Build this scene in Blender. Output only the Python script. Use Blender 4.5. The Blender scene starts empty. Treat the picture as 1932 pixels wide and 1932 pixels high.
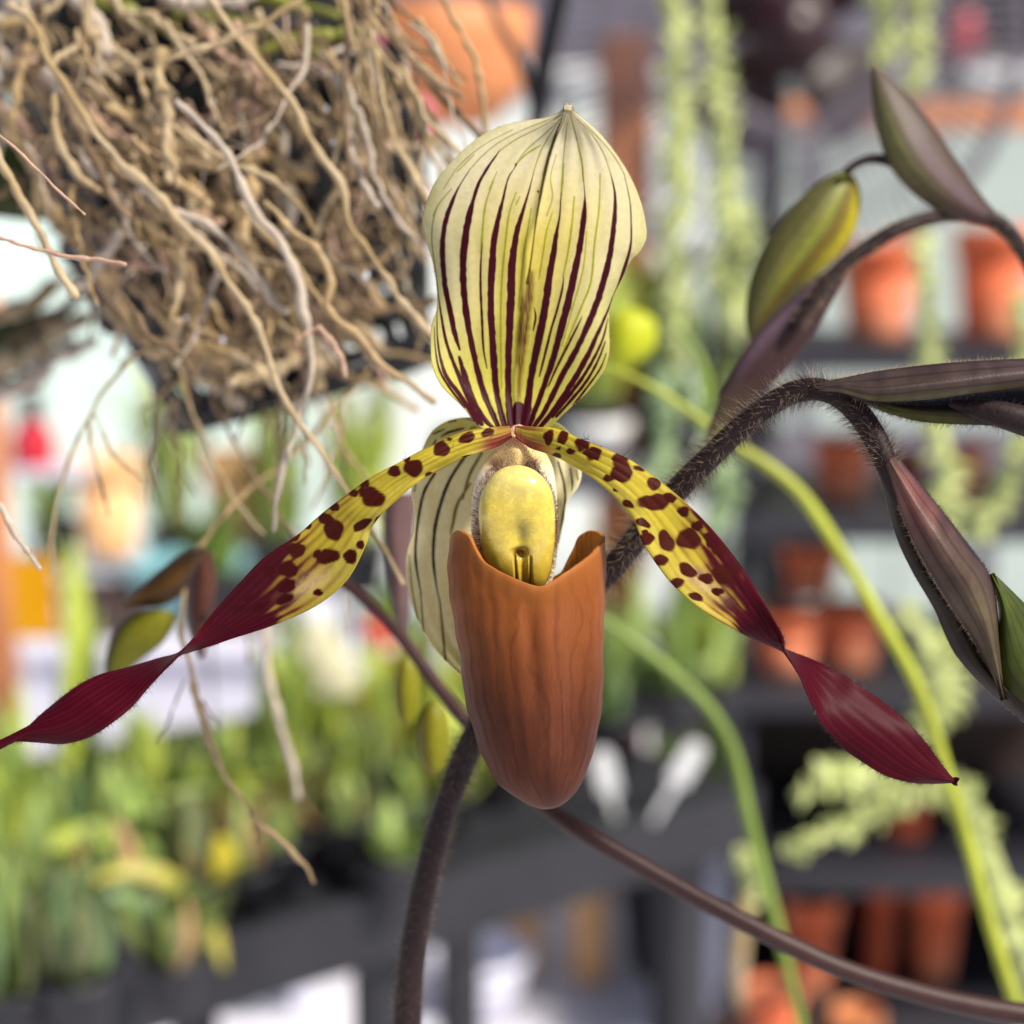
import bpy, math, random
import numpy as np
from mathutils import Vector
S = bpy.context.scene
C = S.collection
R = math.radians
# ------------------------------------------------------------ camera, light, exposure
K = 0.19/0.30/1932.0            # metres per picture unit per metre of distance
D0 = 0.30                       # the flower stands 30 cm from the lens
TILT = R(10); CAM = np.array([0, 0, 1.25])
FWD = np.array([0, math.cos(TILT), -math.sin(TILT)]); UP = np.array([0, math.sin(TILT), math.cos(TILT)]); RT = np.array([1., 0, 0])
cd = bpy.data.cameras.new('camera'); cam = bpy.data.objects.new('camera', cd); C.objects.link(cam)
cam.location = CAM.tolist(); cam.rotation_euler = (R(80), 0, 0)
cd.sensor_width = 36; cd.lens = 36/(1932*K); cd.clip_start = 0.01; cd.clip_end = 200
cd.dof.use_dof = True; cd.dof.focus_distance = 0.298; cd.dof.aperture_fstop = 8.2
S.camera = cam
W = bpy.data.worlds.new('World'); S.world = W; W.use_nodes = True
nt = W.node_tree; sky = nt.nodes.new('ShaderNodeTexSky'); sky.sky_type = 'NISHITA'; sky.sun_disc = False
SUN_EL, SUN_AZ = R(48), R(124)    # azimuth clockwise from +Y: behind the lens, to the right
sky.sun_elevation = SUN_EL; sky.sun_rotation = SUN_AZ
bg = nt.nodes['Background']; bg.inputs[1].default_value = 0.07; nt.links.new(sky.outputs[0], bg.inputs[0])
sd = bpy.data.lights.new('sun', 'SUN'); sd.energy = 5.0; sd.angle = R(8); sd.color = (1, .93, .82)
so = bpy.data.objects.new('sun', sd); C.objects.link(so)
sv = Vector((math.sin(SUN_AZ)*math.cos(SUN_EL), math.cos(SUN_AZ)*math.cos(SUN_EL), math.sin(SUN_EL)))
so.rotation_euler = sv.to_track_quat('Z', 'Y').to_euler(); so.location = (2, -2, 4)
S.view_settings.view_transform = 'Standard'; S.view_settings.look = 'None'
S.view_settings.exposure = 0.40; S.view_settings.gamma = 1.0
S.render.engine = 'CYCLES'; S.cycles.max_bounces = 8; S.cycles.transparent_max_bounces = 6
rng = np.random.default_rng(7); random.seed(7)

# ------------------------------------------------------------ helpers
def ray(x, y):
    x = np.asarray(x, float); y = np.asarray(y, float)
    return FWD + ((x-966)*K)[..., None]*RT - ((y-966)*K)[..., None]*UP
def P(x, y, d): return CAM + ray(x, y)*np.asarray(d, float)[..., None]          # at distance d along the view
def Q(x, y, Y):                                                               # on the upright plane Y metres away
    r = ray(x, y); return CAM + r*(Y/r[..., 1])[..., None]
def G(x, y, z):                                                               # on the level plane z
    r = ray(x, y); return CAM + r*((z-CAM[2])/r[..., 2])[..., None]
def lin(r, g, b, k=1.0):
    f = lambda c: ((c/255+.055)/1.055)**2.4 if c > 10 else c/255/12.92
    return (f(r)*k, f(g)*k, f(b)*k)
def vnoise(x, y, seed=0):
    r = np.random.default_rng(seed); T = r.random((64, 64))
    x = np.asarray(x, float) % 64; y = np.asarray(y, float) % 64
    xi = np.floor(x).astype(int); yi = np.floor(y).astype(int); fx = x-xi; fy = y-yi
    fx = fx*fx*(3-2*fx); fy = fy*fy*(3-2*fy)
    a = T[xi % 64, yi % 64]; b = T[(xi+1) % 64, yi % 64]; c = T[xi % 64, (yi+1) % 64]; d = T[(xi+1) % 64, (yi+1) % 64]
    return (a*(1-fx)+b*fx)*(1-fy)+(c*(1-fx)+d*fx)*fy
def sint(v, xs, ys):                          # smooth (cubic) interpolation of a profile
    xs = np.asarray(xs, float); ys = np.asarray(ys, float); m = np.gradient(ys, xs); i = np.clip(np.searchsorted(xs, v, 'right')-1, 0, len(xs)-2); h = xs[i+1]-xs[i]; t = (v-xs[i])/h
    return (2*t**3-3*t**2+1)*ys[i]+(t**3-2*t**2+t)*h*m[i]+(-2*t**3+3*t**2)*ys[i+1]+(t**3-t**2)*h*m[i+1]
def sstep(a, b, x):
    t = np.clip((x-a)/(b-a), 0, 1); return t*t*(3-2*t)
def spline(pts, n):
    pts = np.asarray(pts, float); m = len(pts)
    if m == 2: t = np.linspace(0, 1, n)[:, None]; return pts[0]*(1-t)+pts[1]*t
    seg = np.linalg.norm(np.diff(pts[:, :2], axis=0), axis=1)+1e-9; s = np.r_[0, np.cumsum(np.sqrt(seg)*np.sqrt(seg))]
    tt = np.linspace(0, s[-1], n); i = np.clip(np.searchsorted(s, tt, 'right')-1, 0, m-2); h = (s[i+1]-s[i])[:, None]; u = ((tt-s[i])[:, None])/h
    T = np.zeros_like(pts); T[1:-1] = (pts[2:]-pts[:-2])/(s[2:]-s[:-2])[:, None]; T[0] = (pts[1]-pts[0])/(s[1]-s[0]); T[-1] = (pts[-1]-pts[-2])/(s[-1]-s[-2])
    return ((2*u**3-3*u**2+1)*pts[i]+(u**3-2*u**2+u)*h*T[i]+(-2*u**3+3*u**2)*pts[i+1]+(u**3-u**2)*h*T[i+1])
def spline_u(pts, n):                         # uniform in control index: both edges of a blade use the same rows
    pts = np.asarray(pts, float); m = len(pts); tt = np.linspace(0, m-1, n)
    i = np.clip(np.floor(tt).astype(int), 0, m-2); u = (tt-i)[:, None]
    T = np.zeros_like(pts); T[1:-1] = (pts[2:]-pts[:-2])/2; T[0] = pts[1]-pts[0]; T[-1] = pts[-1]-pts[-2]
    return (2*u**3-3*u**2+1)*pts[i]+(u**3-2*u**2+u)*T[i]+(-2*u**3+3*u**2)*pts[i+1]+(u**3-u**2)*T[i+1]
def empty(name, loc, label=None, cat=None, group=None):
    o = bpy.data.objects.new(name, None); C.objects.link(o); o.location = [float(v) for v in loc]; o.empty_display_size = .02
    tag(o, label, cat, group); return o
def tag(o, label=None, cat=None, group=None, kind=None):
    if label: o['label'] = label
    if cat: o['category'] = cat
    if group: o['group'] = group
    if kind: o['kind'] = kind
    return o
def org(parent):
    v = np.zeros(3)
    while parent is not None: v = v+np.array(parent.location); parent = parent.parent
    return v
def obj(name, V, F, m, parent=None, col=None, smooth=True, loc=None, mesh=None):
    """V in world metres; the object hangs under its parent without an offset, or stands at loc"""
    if mesh is None:
        V = np.asarray(V, float)
        if parent is None and loc is None: loc = np.array([V[:, 0].mean(), V[:, 1].mean(), V[:, 2].min()])
        o0 = org(parent) if loc is None else np.asarray(loc, float)
        me = bpy.data.meshes.new(name); me.from_pydata((V-o0).tolist(), [], F if isinstance(F, list) else F.tolist())
        if smooth: me.polygons.foreach_set('use_smooth', [True]*len(me.polygons))
        if col is not None:
            a = me.color_attributes.new('Col', 'FLOAT_COLOR', 'POINT')
            c4 = np.ones((len(V), 4), np.float32); c4[:, :3] = col; a.data.foreach_set('color', c4.ravel())
        me.materials.append(m)
    else: me = mesh
    o = bpy.data.objects.new(name, me); C.objects.link(o)
    if parent is not None: o.parent = parent
    if loc is not None: o.location = (np.asarray(loc)-org(parent)).tolist()
    return o
def copy_tree(o, parent=None):
    c = o.copy(); C.objects.link(c); c.parent = parent
    for ch in o.children: copy_tree(ch, c)
    return c
def gridfaces(nv, nu, wrap=False, off=0, flip=False):
    j, i = np.meshgrid(np.arange(nv-1), np.arange(nu if wrap else nu-1), indexing='ij')
    a = j*nu+i; b = j*nu+(i+1) % nu; c = (j+1)*nu+(i+1) % nu; d = (j+1)*nu+i
    f = np.stack([a, b, c, d], -1).reshape(-1, 4)+off
    return f[:, ::-1] if flip else f
def gnormal(X, wrap=False):
    du = (np.roll(X, -1, 1)-np.roll(X, 1, 1)) if wrap else np.gradient(X, axis=1)
    dv = np.gradient(X, axis=0); n = np.cross(du, dv); l = np.linalg.norm(n, axis=2, keepdims=True)
    return n/np.maximum(l, 1e-12)
def solid(X, th, wrap=False):
    """grid X (nv,nu,3) thickened by th(nv,nu) away from the lens; returns V, F"""
    nv, nu = X.shape[:2]; n = gnormal(X, wrap)
    if not wrap:
        s = np.sign((n*(X-CAM)).sum(-1, keepdims=True)); s[s == 0] = 1
        s = np.sign(s.mean()) if abs(s.mean()) > .4 else 1.0
        n = n*s
    B = X+n*np.broadcast_to(np.asarray(th), (nv, nu))[..., None]
    V = np.concatenate([X.reshape(-1, 3), B.reshape(-1, 3)]); N = nv*nu
    F = [gridfaces(nv, nu, wrap), gridfaces(nv, nu, wrap, N, True)]
    if wrap:
        i = np.arange(nu); k = (nv-1)*nu
        F.append(np.stack([k+i, k+(i+1) % nu, N+k+(i+1) % nu, N+k+i], -1))
    else:
        for idx in (np.arange(nu), (nv-1)*nu+np.arange(nu)[::-1], (np.arange(nv)*nu)[::-1], np.arange(nv)*nu+nu-1):
            F.append(np.stack([idx[1:], idx[:-1], N+idx[:-1], N+idx[1:]], -1))
    return V, np.concatenate(F)
def blade(A, B, nv, nu, bulge=0.0, th=.0006, D=D0, keel=0.0):
    """A, B: edge rows (x, y, depth offset). returns px grid (nv,nu,3) and world grid"""
    A = spline_u(A, nv); B = spline_u(B, nv); u = np.linspace(0, 1, nu)[None, :, None]
    X = A[:, None]*(1-u)+B[:, None]*u; b = np.broadcast_to(np.asarray(bulge, float), (nv,)) if np.ndim(bulge) == 0 else np.interp(np.linspace(0, 1, nv), np.linspace(0, 1, len(bulge)), bulge)
    uu = u[..., 0]; X = X.copy(); X[..., 2] -= b[:, None]*4*uu*(1-uu)+keel*np.exp(-((uu-.5)/.035)**2)
    Wd = P(X[..., 0], X[..., 1], D+X[..., 2]); return X, Wd
def edge_th(nv, nu, th):
    u = np.linspace(0, 1, nu); return th*(0.25+0.75*np.sqrt(np.clip(4*u*(1-u), 0, 1)))[None, :]*np.ones((nv, 1))
def tube(path, rad, sides=8, cap=True):
    path = np.asarray(path, float); n = len(path); rad = np.broadcast_to(np.asarray(rad, float), (n,))
    T = np.gradient(path, axis=0); T /= np.linalg.norm(T, axis=1, keepdims=True)+1e-12
    N = np.zeros_like(T); a = np.array([0, 0, 1.]) if abs(T[0][2]) < .9 else np.array([1., 0, 0]); v = np.cross(T[0], a); v /= np.linalg.norm(v)
    for i in range(n):
        v = v-T[i]*v.dot(T[i]); v /= np.linalg.norm(v)+1e-12; N[i] = v
    B = np.cross(T, N); th = np.linspace(0, 2*np.pi, sides, endpoint=False)
    X = path[:, None]+rad[:, None, None]*(np.cos(th)[None, :, None]*N[:, None]+np.sin(th)[None, :, None]*B[:, None])
    V = X.reshape(-1, 3); F = gridfaces(n, sides, True).tolist()
    if cap:
        V = np.concatenate([V, path[:1]-T[:1]*rad[0]*.5, path[-1:]+T[-1:]*rad[-1]*.7]); c0 = n*sides
        for i in range(sides): F.append([(i+1) % sides, i, c0]); F.append([(n-1)*sides+i, (n-1)*sides+(i+1) % sides, c0+1])
    return V, F, X, N, B, T
def tubepx(pts, d, n=40, sides=8, wob=0.0, seed=0):
    """pts (x, y, width) in picture units at distance d (number or list per point)"""
    pts = np.asarray(pts, float); dd = np.broadcast_to(np.asarray(d, float), (len(pts),)); s = spline(np.c_[pts, dd], n)
    if wob:
        r = np.random.default_rng(seed); t = np.linspace(0, 1, n)*len(pts)
        s[:, 0] += wob*(vnoise(t*2.1+seed, t*0+1, seed)-.5)*2; s[:, 1] += wob*(vnoise(t*2.3+seed, t*0+5, seed+1)-.5)*2
        s[:, 2] *= .62+.76*vnoise(t*4+seed, t*0+9, seed+2)
    return tube(P(s[:, 0], s[:, 1], s[:, 3]), s[:, 2]/2*K*s[:, 3], sides)
def hairs(base, direc, length, r0, curl=.3, seed=1):
    """thin tapering three-sided hairs in one mesh"""
    n = len(base); r = np.random.default_rng(seed); direc = direc/(np.linalg.norm(direc, axis=1, keepdims=True)+1e-12); length = np.broadcast_to(length, (n,))[:, None]
    c = r.normal(size=(n, 3))*curl; p1 = base+(direc+c*.25)*length*.5; p2 = base+(direc+c)*length
    a = np.cross(direc, r.normal(size=(n, 3))); a /= np.linalg.norm(a, axis=1, keepdims=True)+1e-12; b = np.cross(direc, a)
    V = np.zeros((n, 7, 3))
    for k in range(3):
        o = math.cos(k*2.094)*a+math.sin(k*2.094)*b; V[:, k] = base+o*r0; V[:, 3+k] = p1+o*r0*.7
    V[:, 6] = p2; q = []; t = []
    for k in range(3): q.append([k, (k+1) % 3, 3+(k+1) % 3, 3+k]); t.append([3+k, 3+(k+1) % 3, 6])
    o = np.arange(n)[:, None, None]*7
    F = (np.array(q)[None]+o).reshape(-1, 4).tolist()+(np.array(t)[None]+o).reshape(-1, 3).tolist()
    return V.reshape(-1, 3), F
MATS = {}
def mat(name, col=None, rough=.5, transl=0.0, var=.25, nscale=60., bump=.0, bscale=300., spec=.5, sheen=0, metal=0, coat=0, hue=None, sub=0):
    """procedural: base colour (or the vertex pattern 'Col'), mottled by noise, with noise relief"""
    if name in MATS: return MATS[name]
    m = bpy.data.materials.new(name); m.use_nodes = True; MATS[name] = m; t = m.node_tree; N = t.nodes; L = t.links; b = N['Principled BSDF']; out = N['Material Output']
    tc = N.new('ShaderNodeTexCoord')
    if col is None: cn = N.new('ShaderNodeAttribute'); cn.attribute_name = 'Col'; src = cn.outputs['Color']
    else: cn = N.new('ShaderNodeRGB'); cn.outputs[0].default_value = (*col, 1); src = cn.outputs[0]
    nz = N.new('ShaderNodeTexNoise'); nz.inputs['Scale'].default_value = nscale; nz.inputs['Detail'].default_value = 5; L.new(tc.outputs['Object'], nz.inputs['Vector'])
    mr = N.new('ShaderNodeMapRange'); mr.inputs['From Min'].default_value = .25; mr.inputs['From Max'].default_value = .75; mr.inputs['To Min'].default_value = 1-var; mr.inputs['To Max'].default_value = 1+var; L.new(nz.outputs[0], mr.inputs['Value'])
    mx = N.new('ShaderNodeMix'); mx.data_type = 'RGBA'; mx.blend_type = 'MULTIPLY'; mx.inputs['Factor'].default_value = 1; L.new(src, mx.inputs['A'])
    cb = N.new('ShaderNodeCombineColor'); [L.new(mr.outputs[0], cb.inputs[i]) for i in range(3)]; L.new(cb.outputs[0], mx.inputs['B']); colo = mx.outputs['Result']
    if hue:
        n2 = N.new('ShaderNodeTexNoise'); n2.inputs['Scale'].default_value = nscale*.37; L.new(tc.outputs['Object'], n2.inputs['Vector'])
        r2 = N.new('ShaderNodeMapRange'); r2.inputs['From Min'].default_value = .42; r2.inputs['From Max'].default_value = .62; L.new(n2.outputs[0], r2.inputs['Value'])
        m2 = N.new('ShaderNodeMix'); m2.data_type = 'RGBA'; L.new(r2.outputs[0], m2.inputs['Factor']); L.new(colo, m2.inputs['A']); m2.inputs['B'].default_value = (*hue, 1); colo = m2.outputs['Result']
    L.new(colo, b.inputs['Base Color']); b.inputs['Roughness'].default_value = rough; b.inputs['Specular IOR Level'].default_value = spec; b.inputs['Metallic'].default_value = metal; b.inputs['Coat Weight'].default_value = coat; b.inputs['Coat Roughness'].default_value = .22
    if sheen: b.inputs['Sheen Weight'].default_value = sheen
    if sub:
        b.inputs['Subsurface Weight'].default_value = sub; b.inputs['Subsurface Scale'].default_value = .003
    if bump:
        bn = N.new('ShaderNodeTexNoise'); bn.inputs['Scale'].default_value = bscale; bn.inputs['Detail'].default_value = 4; L.new(tc.outputs['Object'], bn.inputs['Vector'])
        bp = N.new('ShaderNodeBump'); bp.inputs['Strength'].default_value = bump; bp.inputs['Distance'].default_value = .3/bscale; L.new(bn.outputs[0], bp.inputs['Height']); L.new(bp.outputs[0], b.inputs['Normal'])
    if transl:
        tr = N.new('ShaderNodeBsdfTranslucent'); L.new(colo, tr.inputs['Color']); ms = N.new('ShaderNodeMixShader'); ms.inputs[0].default_value = transl
        L.new(b.outputs[0], ms.inputs[1]); L.new(tr.outputs[0], ms.inputs[2]); L.new(ms.outputs[0], out.inputs['Surface'])
    return m
def mixc(c, d, t): t = np.asarray(t)[..., None]; return c*(1-t)+np.asarray(d)*t
def paint_lines(px, py, col, lines, colour, soft=.8, wmul=1.0):
    """stroke polylines (x, y, width) into the pattern; px, py flat"""
    m = np.zeros(len(px))
    for ln in lines:
        ln = np.asarray(ln, float)
        s = spline(ln, max(8, len(ln)*6))
        for a, b in zip(s[:-1], s[1:]):
            lo = min(a[1], b[1])-12; hi = max(a[1], b[1])+12; k = np.where((py > lo) & (py < hi) & (px > min(a[0], b[0])-25) & (px < max(a[0], b[0])+25))[0]
            if not len(k): continue
            d = b[:2]-a[:2]; L2 = d.dot(d)+1e-9; t = np.clip(((px[k]-a[0])*d[0]+(py[k]-a[1])*d[1])/L2, 0, 1)
            q = np.hypot(px[k]-a[0]-t*d[0], py[k]-a[1]-t*d[1]); w = (a[2]*(1-t)+b[2]*t)/2*wmul*(.86+.28*vnoise(px[k]*.11, py[k]*.11, 3)); m[k] = np.maximum(m[k], 1-sstep(w-soft, w+soft, q))
    return mixc(col, colour, m)
def paint_spots(px, py, col, spots, colour, soft=.12):
    m = np.zeros(len(px))
    for s in spots:
        cx, cy, rx, ry = s[:4]; a = R(s[4]) if len(s) > 4 else 0; k = np.where((abs(px-cx) < 45) & (abs(py-cy) < 45))[0]
        if not len(k): continue
        dx = px[k]-cx; dy = py[k]-cy; u = (dx*math.cos(a)+dy*math.sin(a))/rx/1.1; v = (-dx*math.sin(a)+dy*math.cos(a))/ry/1.1; an = np.arctan2(v, u)
        q = np.hypot(u, v)*(1+.07*np.sin(an*3+cx)+.04*np.sin(an*5+cy)); sf = max(soft, .9/min(rx, ry)); m[k] = np.maximum(m[k], 1-sstep(1-sf, 1+sf, q))
    return mixc(col, colour, m)
# ------------------------------------------------------------ the slipper orchid in front
base_pt = P(np.array(770.), np.array(2300.), np.array(.345))
orchid = empty('slipper_orchid', base_pt, 'slipper orchid in full flower with striped hood, spotted twisted petals and brown pouch', 'orchid')
flower = orchid
M_pet = mat('petal_tissue', rough=.5, transl=.36, var=.08, nscale=900, bump=.22, bscale=2200, spec=.13, sheen=0)
M_pouch = mat('pouch_tissue', rough=.5, coat=.10, transl=.16, var=.07, nscale=300, bump=.12, bscale=900, spec=.10, sub=.05)
M_stam = mat('waxy_yellow_shield', rough=.17, transl=.06, var=.05, nscale=500, bump=.22, bscale=420, spec=.6, sub=.2, coat=.3)
M_col = mat('column_tissue', rough=.5, transl=.1, var=.08, nscale=900, bump=.2, bscale=2000, sub=.2)
M_stem = mat('dark_stem', lin(36, 21, 22), rough=.6, var=.3, nscale=700, bump=.4, bscale=1500, spec=.25)
M_hdark = mat('dark_hair', lin(58, 38, 38), rough=.5, var=.2, nscale=300, transl=.25)
M_hpale = mat('pale_hair', lin(196, 176, 146), rough=.5, var=.2, nscale=300, transl=.4)
M_hred = mat('red_hair', lin(112, 34, 24), rough=.5, var=.2, nscale=300)
def c1(l, s=.3605, ox=743, oy=154.8, w=None): return [(ox+a*s, oy+b*s)+((c*s,) if c is not None else ()) for a, b, c in l]
def cr(l): return [(743+p[0]*.3605, 154.8+p[1]*.3605, p[2]*.3605) for p in l]
def outline_blade(L, Rr, nv, nu, depth, bulge, keel=0, D=D0, wav=None):
    L = spline(np.c_[np.array(L, float), np.zeros(len(L))], nv); Rr = spline(np.c_[np.array(Rr, float), np.zeros(len(Rr))], nv)
    u = np.linspace(0, 1, nu)[None, :]; v = np.linspace(0, 1, nv)[:, None]
    X = L[:, None, :2]*(1-u[..., None])+Rr[:, None, :2]*u[..., None]
    d = depth(u, v)
    return X, P(X[..., 0], X[..., 1], D+d), u+0*v, v+0*u
# ---- dorsal sepal
Ld = [(912,118),(870,155),(800,185),(700,200),(560,232),(430,300),(310,410),(220,520),(175,620),(150,720),(170,820),(205,950),(225,1080),(225,1190),(200,1270),(193,1350),(203,1480),(255,1590),(365,1700),(450,1800),(560,1845)]
Rd = [(914,118),(950,160),(1060,250),(1160,370),(1240,500),(1290,620),(1318,740),(1320,820),(1285,890),(1240,935),(1198,1020),(1150,1120),(1128,1200),(1127,1300),(1128,1400),(1106,1490),(1060,1560),(990,1640),(900,1720),(815,1800),(740,1845)]
px = lambda l: [(743+a*.3605, 154.8+b*.3605) for a, b in l]
def ddep(u, v):
    c = 4*u*(1-u); e = abs(2*u-1)
    d = .004-.010*np.sin(v*np.pi*.5)*0+.003*np.sin(v*np.pi)            # slight backward arc
    d = d-.0025*(1-v)**2.2                                             # tip nods to the lens
    hood = sint(v, [0, .15, .45, .65, .82, 1], [-.001, .000, -.001, .001, .004, .002])
    d = d+hood*c - .004*e**6*sint(v, [0, .25, .45, .62, .8, 1], [0, -.2, -.7, -.5, .2, 0])
    d = d-.0011*np.exp(-((u-.5)/.018)**2)*sint(v, [0, .5, .8, 1], [.7, .4, .2, .2])+.00010*np.sin(u*58)*np.minimum(c, 1)
    d = d+.0012*np.sin(v*13+u*5)*e**2
    return d
X, Wd, U, V_ = outline_blade(px(Ld), px(Rd), 430, 290, ddep, 0)
fx = X[..., 0].ravel(); fy = X[..., 1].ravel(); fu = U.ravel(); fv = V_.ravel()
cx_ = (fx-743)/.3605; cy_ = (fy-154.8)/.3605
col = np.tile(np.array(lin(224, 215, 172)), (len(fx), 1))
mid = np.exp(-((fu-.5)/.30)**2)*sstep(250, 900, cy_)
col = mixc(col, lin(218, 200, 92), np.clip(mid*.98, 0, 1)); col = mixc(col, lin(196, 188, 70), sstep(900, 1650, cy_)*.85)
col = mixc(col, lin(180, 176, 84), sstep(.82, 1.0, abs(2*fu-1))*.45)
col = mixc(col, lin(240, 228, 214), vnoise(fx*.06, fy*.03, 4)*.35*sstep(900, 300, cy_))
YL = [[(520,520,6),(480,640,8),(462,800,9),(455,900,7)],[(640,580,5),(605,680,7),(585,830,9),(570,980,9),(560,1150,8),(560,1400,8),(565,1600,8)],[(720,660,5),(700,780,8),(680,900,8),(665,1050,7),(650,1180,5)],[(830,680,5),(800,780,7),(780,900,8),(760,1030,6)],[(890,430,5),(880,560,8),(872,640,6)],[(945,600,6),(930,760,9),(910,900,9),(885,1020,7)],[(1080,480,5),(1075,650,7),(1050,850,8),(1030,1050,9),(980,1180,9),(930,1300,8),(870,1450,8),(800,1600,7)],[(965,330,5),(985,420,7),(992,520,6)],[(1010,780,5),(990,980,6),(930,1200,7),(880,1380,6)],[(770,330,5),(690,380,8),(640,430,6)],[(660,600,5),(640,640,6)],[(300,560,5),(235,640,6),(205,700,6)],[(420,380,4),(330,470,5)],[(540,470,4),(500,560,6)]]
YT = [[(400,455,5),(470,380,6),(560,310,5),(700,240,4),(850,180,3)],[(550,362,5),(640,300,6),(760,240,5),(880,170,3)],[(640,430,6),(690,360,6),(780,280,6),(880,190,3)],[(735,460,5),(770,360,7),(840,240,6),(895,160,3)],[(875,580,5),(885,430,6),(900,280,6),(915,170,3)],[(985,440,4),(965,330,6),(940,230,6),(920,160,3)],[(1135,480,5),(1100,380,6),(1040,280,6),(960,190,3)],[(1205,480,5),(1160,400,6),(1080,300,5),(980,210,3)],[(260,560,4),(340,440,5),(470,330,4),(620,250,3)],[(800,700,6),(830,600,7),(820,500,5),(850,380,4)]]
col = paint_lines(fx, fy, col, [cr(l) for l in YT], np.array(lin(150, 142, 60)), soft=1.6)
col = paint_lines(fx, fy, col, [cr(l) for l in YL], lin(160, 158, 18), soft=1.2, wmul=1.2)
col = paint_lines(fx, fy, col, [cr(l) for l in [[(905,150,10),(850,270,14),(800,430,16),(770,580,14),(745,720,10),(725,880,8),(708,1000,14),(700,1050,20)]]], lin(92, 84, 22), soft=1.5)
bl = paint_lines(fx, fy, col, [cr([(722,1000,20),(706,1100,50),(690,1200,62),(672,1350,56),(662,1480,34),(655,1600,22),(650,1700,22)])], lin(84, 38, 18), soft=6)
k = (.6+.4*vnoise(fx*.5, fy*.05, 9))[:, None]; col = col*(1-k)+bl*k
DL = [[(735,460,3),(710,560,8),(680,660,18),(645,780,30),(625,900,38),(615,1000,42),(612,1150,42),(605,1300,40),(600,1450,36),(598,1600,34),(605,1700,40),(620,1800,54)],
[(640,430,12),(632,450,5),(600,500,8),(570,620,16),(545,720,28),(525,830,34),(515,950,38),(508,1100,36),(510,1250,36),(520,1400,38),(530,1550,34),(548,1680,30),(580,1800,34)],
[(465,840,3),(455,950,10),(455,1100,14),(462,1250,14),(470,1400,12),(488,1500,5)],
[(552,362,5),(490,450,14),(445,530,18),(415,620,22),(390,720,34),(370,850,40),(362,980,38),(368,1100,36),(385,1250,34),(410,1380,32),(440,1520,32),(480,1650,32),(545,1800,28)],
[(400,455,4),(340,550,8),(300,640,22),(268,740,26),(255,850,28),(258,960,28),(270,1080,28),(295,1200,28),(320,1320,28),(345,1400,12)],
[(342,1440,16),(372,1540,32),(415,1660,28),(470,1760,26),(520,1810,22)],
[(225,660,2),(203,740,4),(200,850,5),(215,960,5),(232,1100,6),(248,1220,12),(272,1350,16),(305,1450,20),(350,1560,26),(400,1680,26),(460,1790,22)],
[(226,1180,3),(228,1330,9),(243,1440,14),(275,1540,22),(340,1630,26),(400,1720,26),(440,1790,18)],
[(212,1280,4),(218,1400,8),(240,1510,12),(300,1610,14),(370,1700,14)],
[(875,580,4),(868,700,10),(850,800,22),(835,900,32),(815,1010,38),(800,1120,40),(780,1240,42),(755,1370,42),(730,1480,38),(710,1600,36),(700,1700,44),(668,1800,64)],
[(985,440,2),(1000,600,8),(995,690,28),(985,780,32),(970,880,34),(945,1000,36),(920,1120,40),(890,1240,40),(855,1370,36),(830,1460,34),(790,1580,30),(750,1690,28),(705,1800,34)],
[(890,1020,4),(880,1090,12),(855,1190,13),(825,1290,13),(790,1430,15),(762,1540,8)],
[(1135,480,4),(1155,570,12),(1158,660,20),(1150,760,28),(1135,880,30),(1110,1000,34),(1075,1120,34),(1030,1240,34),(990,1330,32),(940,1430,32),(890,1520,32),(840,1620,30),(790,1720,26),(735,1800,24)],
[(985,1230,4),(950,1300,12),(900,1400,14),(850,1500,12),(810,1590,8)],
[(1205,480,3),(1235,620,6),(1242,730,8),(1240,850,12),(1215,950,18),(1180,1050,14),(1150,1120,9),(1110,1220,14),(1070,1310,20),(1020,1420,28),(960,1530,32),(890,1640,30),(820,1740,26),(765,1805,24)],
[(1120,1240,5),(1095,1340,12),(1050,1440,16),(985,1550,20),(910,1650,22),(830,1750,20)],[(1106,1360,8),(1072,1450,12),(1012,1560,16),(932,1660,18),(850,1750,16)],[(1112,1420,5),(1080,1500,9),(1010,1600,12),(940,1690,12)],
[(755,572,10),(756,574,10)],[(650,1700,60),(645,1830,120)],[(735,1180,4),(742,1230,12),(730,1300,8)]]
col = paint_lines(fx, fy, col, [cr(l) for l in DL], lin(66, 8, 26), soft=1.1, wmul=1.0)
V, F = solid(Wd, edge_th(430, 290, .0007)); obj('dorsal_sepal', V, F, M_pet, flower, np.tile(col, (2, 1)))
# fine fringe on the hood's rim
def fringe(name, edge_world, out_world, n, l0, m, parent, seed, r0=.00003, curl=.4):
    r = np.random.default_rng(seed); t = r.random(n)*(len(edge_world)-1); i = t.astype(int); i = np.minimum(i, len(edge_world)-2); f = (t-i)[:, None]
    b = edge_world[i]*(1-f)+edge_world[i+1]*f; d = out_world[i]+r.normal(size=(n, 3))*.35*np.linalg.norm(out_world[i], axis=1, keepdims=True)
    V, F = hairs(b, d, l0*(.4+.9*r.random(n)), r0, curl, seed); return tag(obj(name, V, F, m, parent, smooth=False), kind='stuff')
eL = Wd[::4, 0]; eR = Wd[::4, -1]
fringe('hair_fringe', np.concatenate([eR[::-1], eL]), np.concatenate([(eR-Wd[::4, 250])[::-1], eL-Wd[::4, 40]]), 1500, .00045, M_hpale, flower, 5, .00002)

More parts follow.
